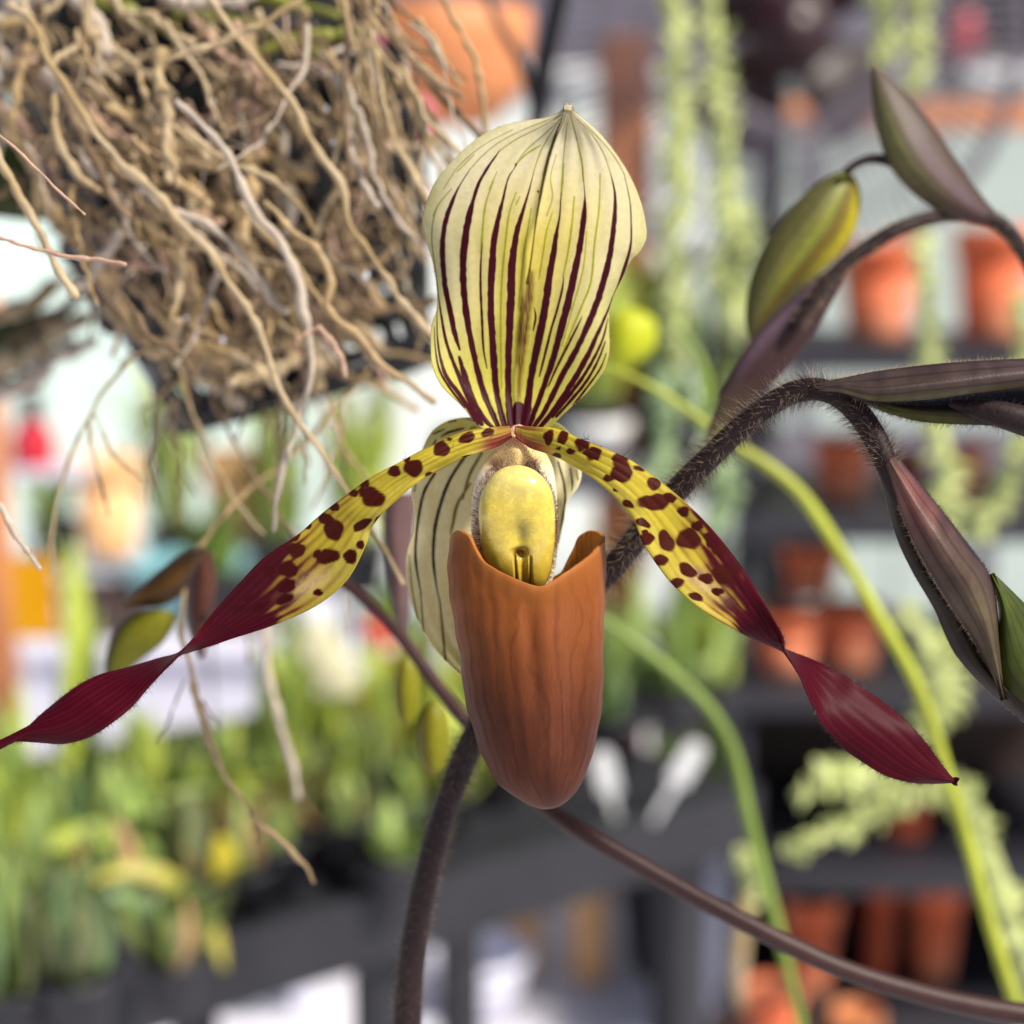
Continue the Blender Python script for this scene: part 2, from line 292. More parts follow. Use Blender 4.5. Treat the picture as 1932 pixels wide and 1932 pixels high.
# ---- the two twisted petals
def petal(Atop, Bbot, nv, nu, spots, small, mar_fn, seed, dz, bul, veins):
    X, Wd = blade([(a[0], a[1], z-a[2] if len(a) > 2 else z) for a, z in zip(Atop, dz[0])], [(b[0], b[1], z) for b, z in zip(Bbot, dz[1])], nv, nu, bul)
    u = np.linspace(0, 1, nu)[None, :]+0*np.zeros((nv, 1)); v = np.linspace(0, 1, nv)[:, None]+u*0
    X2 = X.copy(); crink = .00007*np.sin(u*31+v*3)*np.clip(1-v*.6, 0, 1)+.0009*np.sin(v*38+seed)*(abs(2*u-1)**3)
    Wd = P(X[..., 0], X[..., 1], D0+X[..., 2]+crink)
    fx = X[..., 0].ravel(); fy = X[..., 1].ravel(); fu = u.ravel(); fv = v.ravel()
    col = np.tile(np.array(lin(196, 178, 56)), (len(fx), 1)); col = mixc(col, lin(214, 200, 112), .6*sstep(.55, 1, fu)*vnoise(fv*20, fu*3, seed)); col = mixc(col, lin(158, 146, 28), sstep(.86, 1.0, abs(2*fu-1))*.4)
    st = .5+.5*np.sin(fu*44+3*vnoise(fv*9, fu*2, seed+1)); col = mixc(col, lin(150, 118, 40), .34*sstep(.55, 1, st))
    mag, mar = mar_fn(fx, fy, fu, fv); mar = np.clip(mar+(st-.5)*.5*(4*mar*(1-mar)), 0, 1)
    col = mixc(col, lin(126, 42, 38), .8*mar); dark = np.array(lin(74, 4, 24)); col = mixc(col, dark, sstep(.64, .99, mar)); col = mixc(col, lin(96, 26, 34), .35*sstep(.6, .95, np.sin(fu*60)*.5+.5)*sstep(.7, 1, mar))
    col = mixc(col, lin(136, 30, 56), mag)
    sheen_c = ((588, 1100, -32), (1322, 1098, 38)) if seed == 1 else ((1322, 1098, 38),)  # pale tan patches, partly surface sheen painted into the petal colour
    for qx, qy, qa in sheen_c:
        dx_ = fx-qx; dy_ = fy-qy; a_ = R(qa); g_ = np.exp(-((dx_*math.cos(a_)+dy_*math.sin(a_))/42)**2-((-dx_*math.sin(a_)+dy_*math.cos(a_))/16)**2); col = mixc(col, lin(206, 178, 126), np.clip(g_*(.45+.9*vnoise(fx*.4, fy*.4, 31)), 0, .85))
    col = paint_spots(fx, fy, col, spots, lin(72, 18, 8)); col = paint_spots(fx, fy, col, small, lin(66, 8, 12))
    V, F = solid(Wd, edge_th(nv, nu, .0008)); o = obj('petal', V, F, M_pet, flower, np.tile(col, (2, 1)))
    return o, X, Wd
At = [(962,803),(930,806),(880,815),(830,834),(790,852),(757,870),(700,902),(640,945),(600,975),(560,1010),(500,1052),(450,1103),(400,1158),(365,1203),(338,1238),(308,1268),(280,1298),(248,1335),(208,1367),(168,1391),(120,1402),(72,1399),(32,1399),(0,1411),(-30,1424)]
Ab = [(966,826),(940,842),(910,852),(880,862),(846,879),(806,900),(772,922),(722,968),(700,1000),(689,1030),(655,1092),(600,1140),(521,1178),(430,1208),(345,1235),(304,1243),(248,1259),(192,1273),(152,1291),(125,1310),(100,1331),(78,1350),(56,1370),(0,1399),(-30,1414)]
zt = [.001,-.001,-.003,-.004,-.005,-.005,-.004,-.003,-.002,-.001,.0,.001,.002,.002,-.003,-.005,-.006,-.006,-.006,-.005,-.004,-.003,-.002,-.002,-.002]
zb = [.0,.0,-.001,-.002,-.003,-.004,-.004,-.004,-.003,-.003,-.002,-.001,.001,.004,.006,.005,.003,.001,-.001,-.002,-.002,-.002,-.002,-.002,-.002]
spL = [(833,847,14.5,13.5),(780,883,17,15),(767,863,7,9),(881,826,15,9,-22),(920,816,12,7,-20),(848,829,5,3),(744,889,11,10),(879,861,8,2,-15),(808,894,7,3,-25),(687,912,10,8),(667,930,9,7),(703,938,22,17,25),(690,930,14,9,15),(631,956,9,8),(630,1000,17,18,20),(615,979,15,10,20),(579,992,9,6),(553,1012,12,9),(559,1038,16,13),(683,990,18,8,-32),(713,980,9,4,-50),(680,1028,7,8),(661,1050,12,13),(619,1050,21,13,-15),(600,1046,9,8),(511,1048,10,8)]
spLs = [(543,1074,18,14),(509,1078,11,9),(541,1106,17,11,-25),(487,1147,12,8,-25),(537,1130,17,8,-25),(600,1118,9,6),(470,1130,10,6,-30),(450,1150,12,6,-30)]
def marL(x, y, u, v):
    s = sstep(700, 500, x+(u-.35)*60+70*vnoise(x*.035, y*.035, 2)-35+40*vnoise(u*14, x*.012, 22)-20)
    s = np.maximum(s, sstep(620, 520, x)*sstep(.30, .05, u)*.9)
    mag = sstep(885, 930, x)*sstep(.2, .7, u)+sstep(925, 942, x)*.7*sstep(.5, .1, u)
    return np.clip(mag, 0, 1)*.9, np.clip(s, 0, 1)
bulP = [0, .001, .001, .0, -.001, -.002, -.002, -.001, 0, .001, .0015, .001, 0]
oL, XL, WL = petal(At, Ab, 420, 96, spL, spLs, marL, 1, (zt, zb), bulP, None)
Bt = [(976,803),(1010,805),(1040,808),(1072,818),(1104,831),(1152,850),(1188,868),(1235,901),(1271,928),(1315,968),(1359,1016),(1403,1074),(1434,1122),(1460,1166),(1478,1203),(1482,1228),(1509,1274),(1531,1325),(1553,1369),(1588,1409),(1623,1435),(1667,1462),(1711,1475),(1755,1479),(1790,1478),(1806,1476)]
Bb = [(972,826),(995,842),(1027,852),(1056,863),(1092,884),(1128,910),(1164,941),(1192,975),(1203,1000),(1216,1030),(1238,1064),(1266,1100),(1306,1138),(1360,1174),(1420,1202),(1491,1228),(1535,1245),(1588,1271),(1623,1295),(1667,1325),(1711,1361),(1747,1401),(1768,1430),(1785,1452),(1797,1466),(1808,1474)]
zt2 = [.001,-.001,-.003,-.004,-.005,-.005,-.004,-.003,-.002,-.001,.0,.001,.002,.001,-.002,-.006,-.006,-.006,-.006,-.005,-.004,-.003,-.003,-.002,-.002,-.002]
zb2 = [.0,.0,-.001,-.002,-.003,-.004,-.005,-.005,-.005,-.004,-.004,-.003,-.001,.002,.006,.004,.002,.001,-.001,-.002,-.003,-.003,-.003,-.002,-.002,-.002]
spR = [(1038,825,8,10),(1064,826,9,10),(1100,838,13,10),(1119,855,15,12),(1167,867,14,12),(1171,891,18,18),(1148,902,9,5,20),(1203,886,11,4,20),(1231,914,13,11),(1232,947,30,14,-5),(1258,938,12,8),(1268,940,8,6),(1289,963,11,9),(1185,950,11,6,35),(1211,988,12,7,30),(1253,1021,13,21,-25),(1297,1016,22,19),(1315,990,11,9),(1218,1017,11,11),(1213,1005,5,5),(1244,1057,12,9,20),(1337,1010,8,7),(1362,1035,8,9),(1337,1025,7,6),(1349,1038,7,6),(1294,1076,18,10,35),(1363,1082,22,16),(1275,1100,11,9),(1328,1091,14,9,10),(1160,925,5,3,30)]
spRs = [(1053,856,9,6),(1056,843,5,3),(1310,1127,13,7,25),(1394,1067,9,9),(1080,850,8,3,15),(1350,1115,12,7)]
def marR(x, y, u, v):
    s = sstep(1240, 1390, x+(.35-u)*60+70*vnoise(x*.035, y*.035, 5)-35+40*vnoise(u*14, x*.012, 25)-20); s = np.maximum(s, sstep(1345, 1400, x)*sstep(.40, .05, u)*.9)
    mag = sstep(1062, 1010, x)*sstep(.3, .8, u)+sstep(1040, 1005, x)*.7*sstep(.5, .1, u)
    return np.clip(mag, 0, 1)*.9, np.clip(s, 0, 1)
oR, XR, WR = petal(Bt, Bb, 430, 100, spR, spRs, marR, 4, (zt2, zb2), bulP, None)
oL['label'] = 'left petal, twisted once, its dark red end reaching the left edge'; oR['label'] = 'right petal, twisted once, its dark red tip pointing down right'
for Wp, X0, sd_ in ((WL, XL, 11), (WR, XR, 12)):
    for e, q in ((0, 12), (-1, -13)):
        ed = Wp[230:400:2, e]; fringe('margin_hair', ed, ed-Wp[230:400:2, q], 420, .0008, M_hdark, oL if Wp is WL else oR, sd_+e, .00003, .5)
for (x, y, dx, dy) in ((1108,830,-4,-22),(1100,829,18,-12),(1094,828,30,-8),(1180,860,4,-26),(765,868,-6,-20),(850,838,14,10),(925,818,-4,18),(1132,842,-10,-10)):
    t = np.linspace(0, 1, 8); xs = x+dx*t+5*np.sin(t*5+x); ys = y+dy*t+3*np.sin(t*4); V, F, *_ = tube(P(xs, ys, D0-.006+0*t), .00005*(1.1-t), 4); obj('bristle', V, F, M_hdark, oL if x < 966 else oR)

# ---- pouch
yl = np.array([(846,1000),(846,1040),(845,1071),(848,1119),(852,1146),(858,1194),(867,1238),(873,1286),(879,1327),(889,1363),(901,1406),(916,1440),(940,1478),(976,1506),(1003,1521),(1024,1527)], float)
yr = np.array([(1143,1000),(1143,1045),(1142,1100),(1141,1146),(1140,1194),(1138,1291),(1132,1358),(1121,1416),(1104,1464),(1082,1500),(1060,1519),(1045,1525),(1024,1527)], float)
thr = np.array([0,15,32,45,51,57,61,75,90,110,130,150,165,180,195,208,221,226,233.5,242.6,252.7,262,271.5,279,284.5,294,305.5,318,330.5,338.7,346,360])
yrm = np.array([1016,1006,1000,1008,1026,1052,1078,1094,1100,1100,1094,1070,1044,1024,1008,999,1008,1026,1054,1069,1081,1092,1102,1108,1103,1088,1071,1055,1041,1030,1022,1016.])
NT, NV = 300, 260
th = np.linspace(0, 360, NT, endpoint=False); rim = np.interp(th, thr, yrm); 
for _ in range(14): rim = (np.roll(rim, 1)+rim*2+np.roll(rim, -1))/4
vv = np.linspace(0.0, 1, NV)[:, None]; f = 1-np.cos(vv*np.pi/2); yy = 1527-(1527-rim[None])*f
yl = spline(yl, 160); yr = spline(yr, 160); yl[:, 1] = np.maximum.accumulate(yl[:, 1]); yr[:, 1] = np.maximum.accumulate(yr[:, 1])
lx = np.interp(yy, yl[:, 1], yl[:, 0]); rx = np.interp(yy, yr[:, 1], yr[:, 0]); cx = (lx+rx)/2; hw = (rx-lx)/2
T = np.radians(th)[None]+0*yy; co, si = np.cos(T), np.sin(T)
hd = hw*K*D0*sint(yy, [1000, 1130, 1260, 1400, 1527], [.72, .82, .92, .98, 1.0])
flare = sstep(.93, 1, vv)*(si < 0)*.0007
dep = .0045+hd*si-.002*np.sin(np.clip((yy-1000)/527, 0, 1)*np.pi)-flare*np.clip(-si, 0, 1)
gro = .0009*np.exp(-((T-R(271))/.10)**2)*sstep(1510, 1200, yy)*sstep(1090, 1200, yy)    # soft furrow down the front
dep = dep+gro+.00005*np.sin(T*30+2*vnoise(yy*.02, T*3, 8))*sstep(1527, 1440, yy)
xx = cx+hw*co*(1+.008*np.sin(yy*.03)+.006*np.sin(yy*.09+T*2))
WP = P(xx, yy, D0+dep)
V, F = solid(WP, -.0009, wrap=True)
nW = gnormal(WP, True)
if ((nW[NV//2, int(NT*.75)])*(WP[NV//2, int(NT*.75)]-CAM)).sum() < 0: V, F = solid(WP, -.0009, wrap=True)
else: V, F = solid(WP, .0009, wrap=True)
x_, y_, t_ = xx.ravel(), yy.ravel(), T.ravel()
col = np.tile(np.array(lin(140, 78, 34)), (len(x_), 1)); col = mixc(col, lin(70, 30, 10), sstep(1110, 1380, y_)*.86+.12*vnoise(x_*.02, y_*.015, 3)); col = mixc(col, lin(138, 82, 62), .34*vnoise(x_*.03+3, y_*.01, 13)*sstep(1100, 1180, y_)*(.25+.75*np.exp(-((x_-1050)/45)**2)))  # pinkish band right of centre is a soft highlight painted in
wob = t_*23+8*vnoise(t_*2.2, y_*.012, 5)+1.2*vnoise(t_*9, y_*.05, 6); vein = sstep(.80, .99, .5+.5*np.sin(wob)); vein *= .35+.65*vnoise(t_*6, y_*.02, 7)
net = sstep(.80, 1, .5+.5*np.sin(t_*83+12*vnoise(t_*3, y_*.03, 15)))*.7*vnoise(t_*8, y_*.03, 33)
col = mixc(col, lin(62, 18, 8), .6*np.maximum(vein, net)*sstep(1040, 1150, y_)*(.5+.5*sstep(1150, 1400, y_)))
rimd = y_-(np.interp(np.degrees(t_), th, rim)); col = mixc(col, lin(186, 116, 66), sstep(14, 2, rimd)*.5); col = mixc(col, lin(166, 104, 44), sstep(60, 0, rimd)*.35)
cin = np.tile(np.array(lin(190, 122, 44)), (len(x_), 1)); cin = mixc(cin, lin(140, 74, 26), .5*sstep(.7, 1, .5+.5*np.sin(t_*60+4*vnoise(t_*3, y_*.05, 5))))
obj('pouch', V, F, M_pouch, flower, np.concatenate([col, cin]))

# ---- staminode shield
so_ = np.array([(974,877),(990,879),(1007,886),(1020,896),(1031,908),(1039,921),(1044,938),(1047,960),(1048,990),(1047,1020),(1043,1055),(1038,1082),(1028,1104),(1010,1114),(985,1112),(955,1104),(930,1088),(920,1066),(913,1052),(907,1025),(904,1000),(902,975),(903,955),(906,938),(912,921),(921,907),(931,895),(942,886),(956,880)], float)
n = 240; per = spline(np.r_[so_, so_[:1]], n+1)[:-1]; c0 = np.array([976, 990]); rr = np.r_[np.linspace(.0, .9, 70), np.linspace(.905, 1, 26)]
g = c0+rr[:, None, None]*(per[None]-c0); gx, gy = g[..., 0], g[..., 1]
dome = .0036*np.sqrt(np.clip(1-rr**4, 0, 1))[:, None]+0*gx; dome -= .0011*np.exp(-((gx-979)/16)**2-((gy-1012)/26)**2); dome += .0005*np.exp(-((gx-985)/40)**2-((gy-915)/18)**2)
tong = np.exp(-((gx-(984+(gy-1045)*.10))/9.)**2)*sstep(1038, 1050, gy)
gl = np.exp(-((gx-(971.5+(gy-1045)*.06))/2.0)**2)*sstep(1040, 1052, gy); gr_ = np.exp(-((gx-(1001-(gy-1045)*.0))/2.2)**2)*sstep(1046, 1056, gy); pit = np.exp(-((gx-981)/13)**2-((gy-1042)/8)**2)
dome = dome-.0013*pit-.0011*gl-.0007*gr_-.0010*tong
Wg = P(gx, gy, D0+.0002+.0012*(gy-990)/100-dome); V1 = Wg.reshape(-1, 3); nr = len(rr)
back = P(per[:, 0], per[:, 1], D0+.0022+.0012*(per[:, 1]-990)/100); V = np.concatenate([V1, back]); F = np.concatenate([gridfaces(nr, n, True), gridfaces(2, n, True, (nr-1)*n)])
x_, y_ = gx.ravel(), gy.ravel(); col = np.tile(np.array(lin(214, 190, 76)), (len(x_), 1)); col = mixc(col, lin(226, 210, 130), sstep(960, 890, y_)*.8); col = mixc(col, lin(178, 160, 34), np.exp(-((x_-979)/34)**2-((y_-1000)/34)**2)*.8*(.5+.6*vnoise(x_*.15, y_*.15, 2)))
col = col*(.84+.30*vnoise(x_*.35, y_*.35, 12)*vnoise(x_*.09, y_*.09, 14)*1.4)[:, None]; col = mixc(col, lin(198, 160, 40), sstep(1030, 1100, y_)*.6); col = mixc(col, lin(110, 56, 16), np.clip(pit.ravel()*1.3, 0, 1)); col = mixc(col, lin(96, 58, 12), np.clip(gl.ravel()*.75+gr_.ravel()*.6, 0, .8)); col = mixc(col, lin(204, 156, 40), tong.ravel()*.4)
st_o = obj('staminode', V, F, M_stam, flower, np.concatenate([col, np.tile(np.array(lin(190, 150, 80)), (n, 1))]))
# ---- column and hairy hood behind the shield
co_ = np.array([(980,800),(992,806),(1003,818),(1016,838),(1030,856),(1042,880),(1048,910),(1051,950),(1052,1000),(1050,1050),(1040,1100),(1010,1125),(950,1120),(915,1090),(900,1060),(893,1030),(889,1000),(889,965),(892,930),(899,900),(910,876),(926,854),(943,834),(956,816),(967,804)], float)
per = spline(np.r_[co_, co_[:1]], n+1)[:-1]; c0 = np.array([973, 950]); rr = np.linspace(0, 1, 60); g = c0+rr[:, None, None]*(per[None]-c0); gx, gy = g[..., 0], g[..., 1]
dm = .0036*np.sqrt(np.clip(1-rr**2.2, 0, 1))[:, None]+.0016*np.exp(-((gx-976)/26)**2-((gy-850)/30)**2)
Wc = P(gx, gy, D0+.0040-dm); back = P(per[:, 0], per[:, 1], D0+.009+0*per[:, 0]); V = np.concatenate([Wc.reshape(-1, 3), back]); F = np.concatenate([gridfaces(60, n, True), gridfaces(2, n, True, 59*n)])
x_, y_ = gx.ravel(), gy.ravel(); col = np.tile(np.array(lin(232, 220, 190)), (len(x_), 1)); col = mixc(col, lin(232, 196, 120), sstep(905, 860, y_)*.85); col = mixc(col, lin(208, 150, 150), sstep(835, 812, y_)*.7)
for q in ((934, 872), (1010, 872)): col = mixc(col, lin(120, 44, 42), np.exp(-((x_-q[0])/13)**2-((y_-q[1])/11)**2)*.7)
colm = obj('column', V, F, M_col, flower, np.concatenate([col, np.tile(np.array(lin(200, 186, 150)), (n, 1))]))
r = np.random.default_rng(3); hb = []; hdv = []; hl = []
per2 = spline(np.r_[so_, so_[:1]], 400)[:-1]
for i in range(1700):
    q = per2[r.integers(0, len(per2))]; 
    if q[1] > 1062 and q[0] < 1000 or q[1] > 1095: continue
    nrm = (q-np.array([976, 985.])); nrm /= np.linalg.norm(nrm); k = 13 if (q[0] < 960 or q[1] < 905) else 5; off = r.random()**1.5*k; p = q+nrm*(off-2)
    hb.append((p[0], p[1], .0006 if off < 3 else .0012)); side = 1 if q[0] > 976 else -1; hdv.append((nrm[0]+r.normal()*.25, nrm[1]-.35+r.normal()*.25)); hl.append(r.uniform(5, 11)*(.75 if q[0] > 1000 else 1))
for i in range(520):
    x = r.uniform(935, 1020); y = r.uniform(812, 882)
    if abs(x-977) > (y-800)*.62+4: continue
    dd = .0036-.0040; hb.append((x, y, -.0012+.00006*abs(x-977))); hdv.append(((x-977)*.03+r.normal()*.3, -.8+r.normal()*.25)); hl.append(r.uniform(3, 7))
hb = np.array(hb); hdv = np.array(hdv); hl = np.array(hl); B0 = P(hb[:, 0], hb[:, 1], D0+hb[:, 2]); B1 = P(hb[:, 0]+hdv[:, 0]*10, hb[:, 1]+hdv[:, 1]*10, D0+hb[:, 2]-.0005)
V, F = hairs(B0, B1-B0, hl*K*D0, .00004, .25, 2); tag(obj('shield_hair', V, F, M_hred, flower, smooth=False), kind='stuff')

# ---- synsepal: the striped lobe hanging behind the pouch
SL = [(905,800),(860,792),(820,810),(800,842),(790,880),(777,924),(781,950),(781,1000),(770,1040),(767,1075),(774,1125),(790,1170),(815,1214),(850,1255),(880,1280),(920,1300)]
SR = [(1020,800),(1052,800),(1072,815),(1086,845),(1097,885),(1092,915),(1070,946),(1065,980),(1058,1010),(1051,1047),(1047,1080),(1044,1120),(1040,1170),(1030,1220),(1010,1260),(980,1300)]
def sdep(u, v): return .018+.006*(4*u*(1-u))*np.sin(v*np.pi)-.005*np.exp(-(v/.08)**2)+.0012*np.sin(v*15)*(abs(2*u-1)**2)+.0003*np.sin(u*50)
X, Wd, U, V_ = outline_blade(SL, SR, 300, 200, sdep, 0); fx = X[..., 0].ravel(); fy = X[..., 1].ravel(); fu = U.ravel()
col = np.tile(np.array(lin(244, 236, 192)), (len(fx), 1)); col = mixc(col, lin(208, 198, 104), sstep(880, 800, fy)*.9+sstep(1180, 1270, fy)*.5)
c2 = lambda l: [(743+a*.2404, 758.6+b*.2404, w*.2404) for a, b, w in l]
SLn = [c2([(560,420,22),(440,610,26),(380,760,26),(330,950,26),(310,1150,24),(315,1300,22),(345,1510,8)]),c2([(320,560,22),(240,700,22),(195,900,20),(170,1150,20),(178,1300,18),(215,1510,8)]),c2([(310,250,14),(360,228,14),(400,212,8)]),c2([(370,272,10),(430,238,22),(550,205,16)]),c2([(430,158,10),(490,146,12)]),c2([(600,205,10),(640,196,12)]),
 c2([(1290,470,16),(1335,640,16),(1345,760,16),(1325,900,14),(1290,1100,10)]),c2([(1190,440,20),(1215,560,22),(1235,700,16)]),c2([(1385,520,10),(1402,640,14),(1395,700,6)]),c2([(1432,530,8),(1445,610,10)]),c2([(330,300,14),(300,360,14)]),c2([(172,640,8),(162,700,10)]),c2([(1230,200,8),(1300,230,12)])]
col = paint_lines(fx, fy, col, SLn, lin(54, 26, 14), soft=.9)
SO = [c2([(600,640,16),(500,800,22),(462,960,22),(445,1040,10)]),c2([(340,1480,10),(360,1560,16),(430,1950+250,16),(500,2360,10)]),c2([(210,1500,10),(260,1950,14),(420,2350,16),(520,2460,10)]),c2([(120,1200,6),(150,1500,8),(230,1850,8),(400,2250,8)]),c2([(690,400,20),(600,560,22),(540,760,16)])]
col = paint_lines(fx, fy, col, SO, lin(112, 100, 30), soft=1.5)
V, F = solid(Wd, edge_th(300, 200, .0008)); obj('synsepal', V, F, M_pet, flower, np.tile(col, (2, 1)))

# ---- hairy stem
sp = np.array([(770,2300,66,.345),(768,2100,64,.345),(768,1950,62,.344),(773,1850,60,.343),(786,1750,58,.341),(812,1625,56,.338),(848,1505,54,.335),(893,1392,52,.332),(945,1300,52,.330),(1040,1190,52,.326),(1150,1078,54,.321),(1250,955,54,.317),(1330,872,52,.314),(1415,792,50,.311),(1480,748,50,.309),(1530,734,50,.307),(1575,744,50,.306),(1618,778,52,.305),(1650,825,52,.304),(1674,880,48,.303),(1700,950,34,.303),(1722,1000,18,.303)], float)
s = spline(sp, 240); path = P(s[:, 0], s[:, 1], s[:, 3]); rad = s[:, 2]/2*K*s[:, 3]*.86
V, F, Xs, N, B, T = tube(path, rad, 28); stem = obj('stem', V, F, M_stem, orchid)
def stem_hair(path, N, B, T, rad, n, l, m, parent, seed, lo=0, hi=None, lean=.45, r0=.00004, curl=.35, name='stem_hair'):
    r = np.random.default_rng(seed); hi = hi or len(path)-2; i = r.integers(lo, hi, n); a = r.random(n)*6.283; f = r.random(n)[:, None]
    o = np.cos(a)[:, None]*N[i]+np.sin(a)[:, None]*B[i]; b = path[i]*(1-f)+path[i+1]*f+o*rad[i][:, None]*.98; d = o+T[i]*lean
    V, F = hairs(b, d, l*(.5+.8*r.random(n)), r0, curl, seed); return tag(obj(name, V, F, m, parent, smooth=False), kind='stuff')
stem_hair(path, N, B, T, rad, 7000, .0023, M_hdark, stem, 1, 90, 225, -.6, .000026); stem_hair(path, N, B, T, rad, 2900, .0032, M_hpale, stem, 2, 90, 225, -.2, .000022)
stem_hair(path, N, B, T, rad, 1500, .0018, M_hpale, stem, 3, 10, 100, .2, .000016); stem_hair(path, N, B, T, rad, 2500, .0014, M_hdark, stem, 4, 10, 100, .4, .00002)
# ---- bracts and the sepals of the next flower seen from behind, at the right edge
def sblade(name, A, B_, nv, nu, bul, base, parent, label=None, th=.0007, m=None, D=D0, keel=0, vein=26, tipc=None):
    X, Wd = blade(A, B_, nv, nu, bul, D=D, keel=keel); u = np.linspace(0, 1, nu)[None, :]+np.zeros((nv, 1)); v = np.linspace(0, 1, nv)[:, None]+u*0
    fx = X[..., 0].ravel(); fy = X[..., 1].ravel(); col = base(fx, fy, u.ravel(), v.ravel())
    k = sstep(.72, 1, .5+.5*np.sin(u.ravel()*vein+2*vnoise(v.ravel()*6, u.ravel()*2, 5))); col = col*(1-.38*k)[:, None]; col = col*(.45+.34*vnoise(fx*.05, fy*.02, 8))[:, None]
    V, F = solid(Wd, edge_th(nv, nu, th)); o = obj(name, V, F, m or M_pet2, parent, np.tile(col, (2, 1)))
    if label: o['label'] = label
    return o, Wd
M_pet2 = mat('bract_tissue', rough=.45, transl=.12, var=.16, nscale=500, bump=.3, bscale=1500, spec=.2, sheen=0)
def bt(x, y, u, v): c = np.tile(np.array(lin(82, 64, 58)), (len(x), 1)); c = mixc(c, lin(110, 104, 62), sstep(.62, .95, u)*.8); return mixc(c, lin(110, 88, 92), sstep(.5, .9, v)*.5)
ob, Wb = sblade('bract', [(1530,724,.006),(1590,713,.005),(1650,701,.004),(1750,688,.003),(1850,680,.003),(1960,677,.003),(2080,690,.004)], [(1545,738,.005),(1590,742,.001),(1650,757,-.001),(1750,754,-.001),(1850,741,.0),(1960,727,.002),(2080,700,.004)], 120, 44, .004, bt, orchid, 'long purplish bract, upper one of the right stem tip')
for e, q in ((0, 6), (-1, -7)): fringe('margin_hair', Wb[::2, e], Wb[::2, e]-Wb[::2, q], 900, .0010, M_hdark if e else M_hpale, ob, 31+e, .00003, .4)
def bt2(x, y, u, v): c = np.tile(np.array(lin(40, 24, 20)), (len(x), 1)); return mixc(c, lin(88, 88, 26), sstep(.45, .85, u)*sstep(1930, 1680, x)+.2*sstep(1880, 1930, x)*(1-u))
ob2, Wb2 = sblade('bract', [(1600,742,.010),(1680,744,.009),(1760,742,.009),(1850,735,.009),(1960,722,.009)], [(1600,746,.010),(1660,774,.006),(1740,796,.005),(1850,802,.005),(1960,806,.005)], 90, 36, .003, bt2, orchid, 'dark olive bract tucked below the long purplish one')
fringe('margin_hair', Wb2[::2, -1], Wb2[::2, -1]-Wb2[::2, -7], 500, .0012, M_hdark, ob2, 35, .00003, .6)
V, F, Xq, N2, B2, T2 = tubepx([(1790,762,20),(1850,772,40),(1900,785,52),(1970,806,60),(2050,840,60)], [.305,.303,.302,.302,.302], 60, 20); o2 = obj('pedicel', V, F, M_stem, orchid)
pp = spline(np.array([(1790,762,.305),(1850,772,.303),(1900,785,.302),(1970,806,.302),(2050,840,.302)], float), 60); stem_hair(P(pp[:, 0], pp[:, 1], pp[:, 2]), N2, B2, T2, np.linspace(.001, .0028, 60), 1500, .002, M_hdark, o2, 9, 5, 58, .5)
def b1(x, y, u, v):
    c = np.tile(np.array(lin(100, 78, 68)), (len(x), 1)); c = mixc(c, lin(146, 88, 84), np.exp(-((v-.2)/.16)**2)*.8); c = mixc(c, lin(106, 96, 66), sstep(.45, .9, v)*.7*vnoise(x*.04, y*.04, 3)+.25*sstep(.6, 1, v)); return mixc(c, lin(70, 44, 56), sstep(.75, 1, u)*.7)
oo, Wo = sblade('sepal', [(1667,877,.003),(1690,940,.002),(1713,1000,.001),(1740,1054,.0),(1768,1102,.0),(1800,1154,.001),(1840,1214,.002),(1893,1322,.004)], [(1690,858,.004),(1730,905,.003),(1765,948,.002),(1800,992,.001),(1838,1042,.001),(1868,1088,.002),(1882,1150,.003),(1896,1320,.004)], 150, 60, .005, b1, orchid, 'pinkish brown folded sepal drooping from the stem tip')
for e, q in ((0, 6), (-1, -7)): fringe('margin_hair', Wo[::2, e], Wo[::2, e]-Wo[::2, q], 700, .0009, M_hdark if e else M_hpale, oo, 41+e, .00003, .4)
def b2(x, y, u, v): c = np.tile(np.array(lin(52, 40, 26)), (len(x), 1)); return mixc(c, lin(40, 20, 20), sstep(.5, .0, v)*.8)
oo, Wo = sblade('sepal', [(1652,874,.006),(1672,945,.006),(1692,1016,.006),(1722,1080,.006),(1762,1148,.006),(1783,1197,.006),(1806,1240,.006),(1850,1290,.006),(1900,1335,.006),(1970,1395,.006)], [(1680,880,.008),(1712,950,.007),(1740,1020,.007),(1775,1090,.007),(1820,1150,.007),(1860,1210,.007),(1890,1260,.007),(1920,1290,.007),(1950,1310,.007),(2000,1340,.008)], 150, 40, .004, b2, orchid, 'dark olive sepal behind the pinkish brown one')
fringe('margin_hair', Wo[::2, 0], Wo[::2, 0]-Wo[::2, 6], 500, .0006, M_hpale, oo, 47, .000025, .4)
def b3(x, y, u, v): c = np.tile(np.array(lin(84, 98, 28)), (len(x), 1)); return mixc(c, lin(60, 40, 20), sstep(.55, 1, v)*.7+.3*vnoise(x*.05, y*.05, 6))
sblade('sepal', [(1868,1085,.005),(1884,1150,.004),(1882,1220,.003),(1890,1290,.003),(1925,1330,.003),(1980,1370,.004)], [(1874,1080,.007),(1905,1110,.007),(1945,1150,.007),(1985,1190,.007),(2020,1240,.008),(2040,1300,.008)], 90, 40, .004, b3, orchid, 'green veined sepal at the right edge of the picture', vein=40)

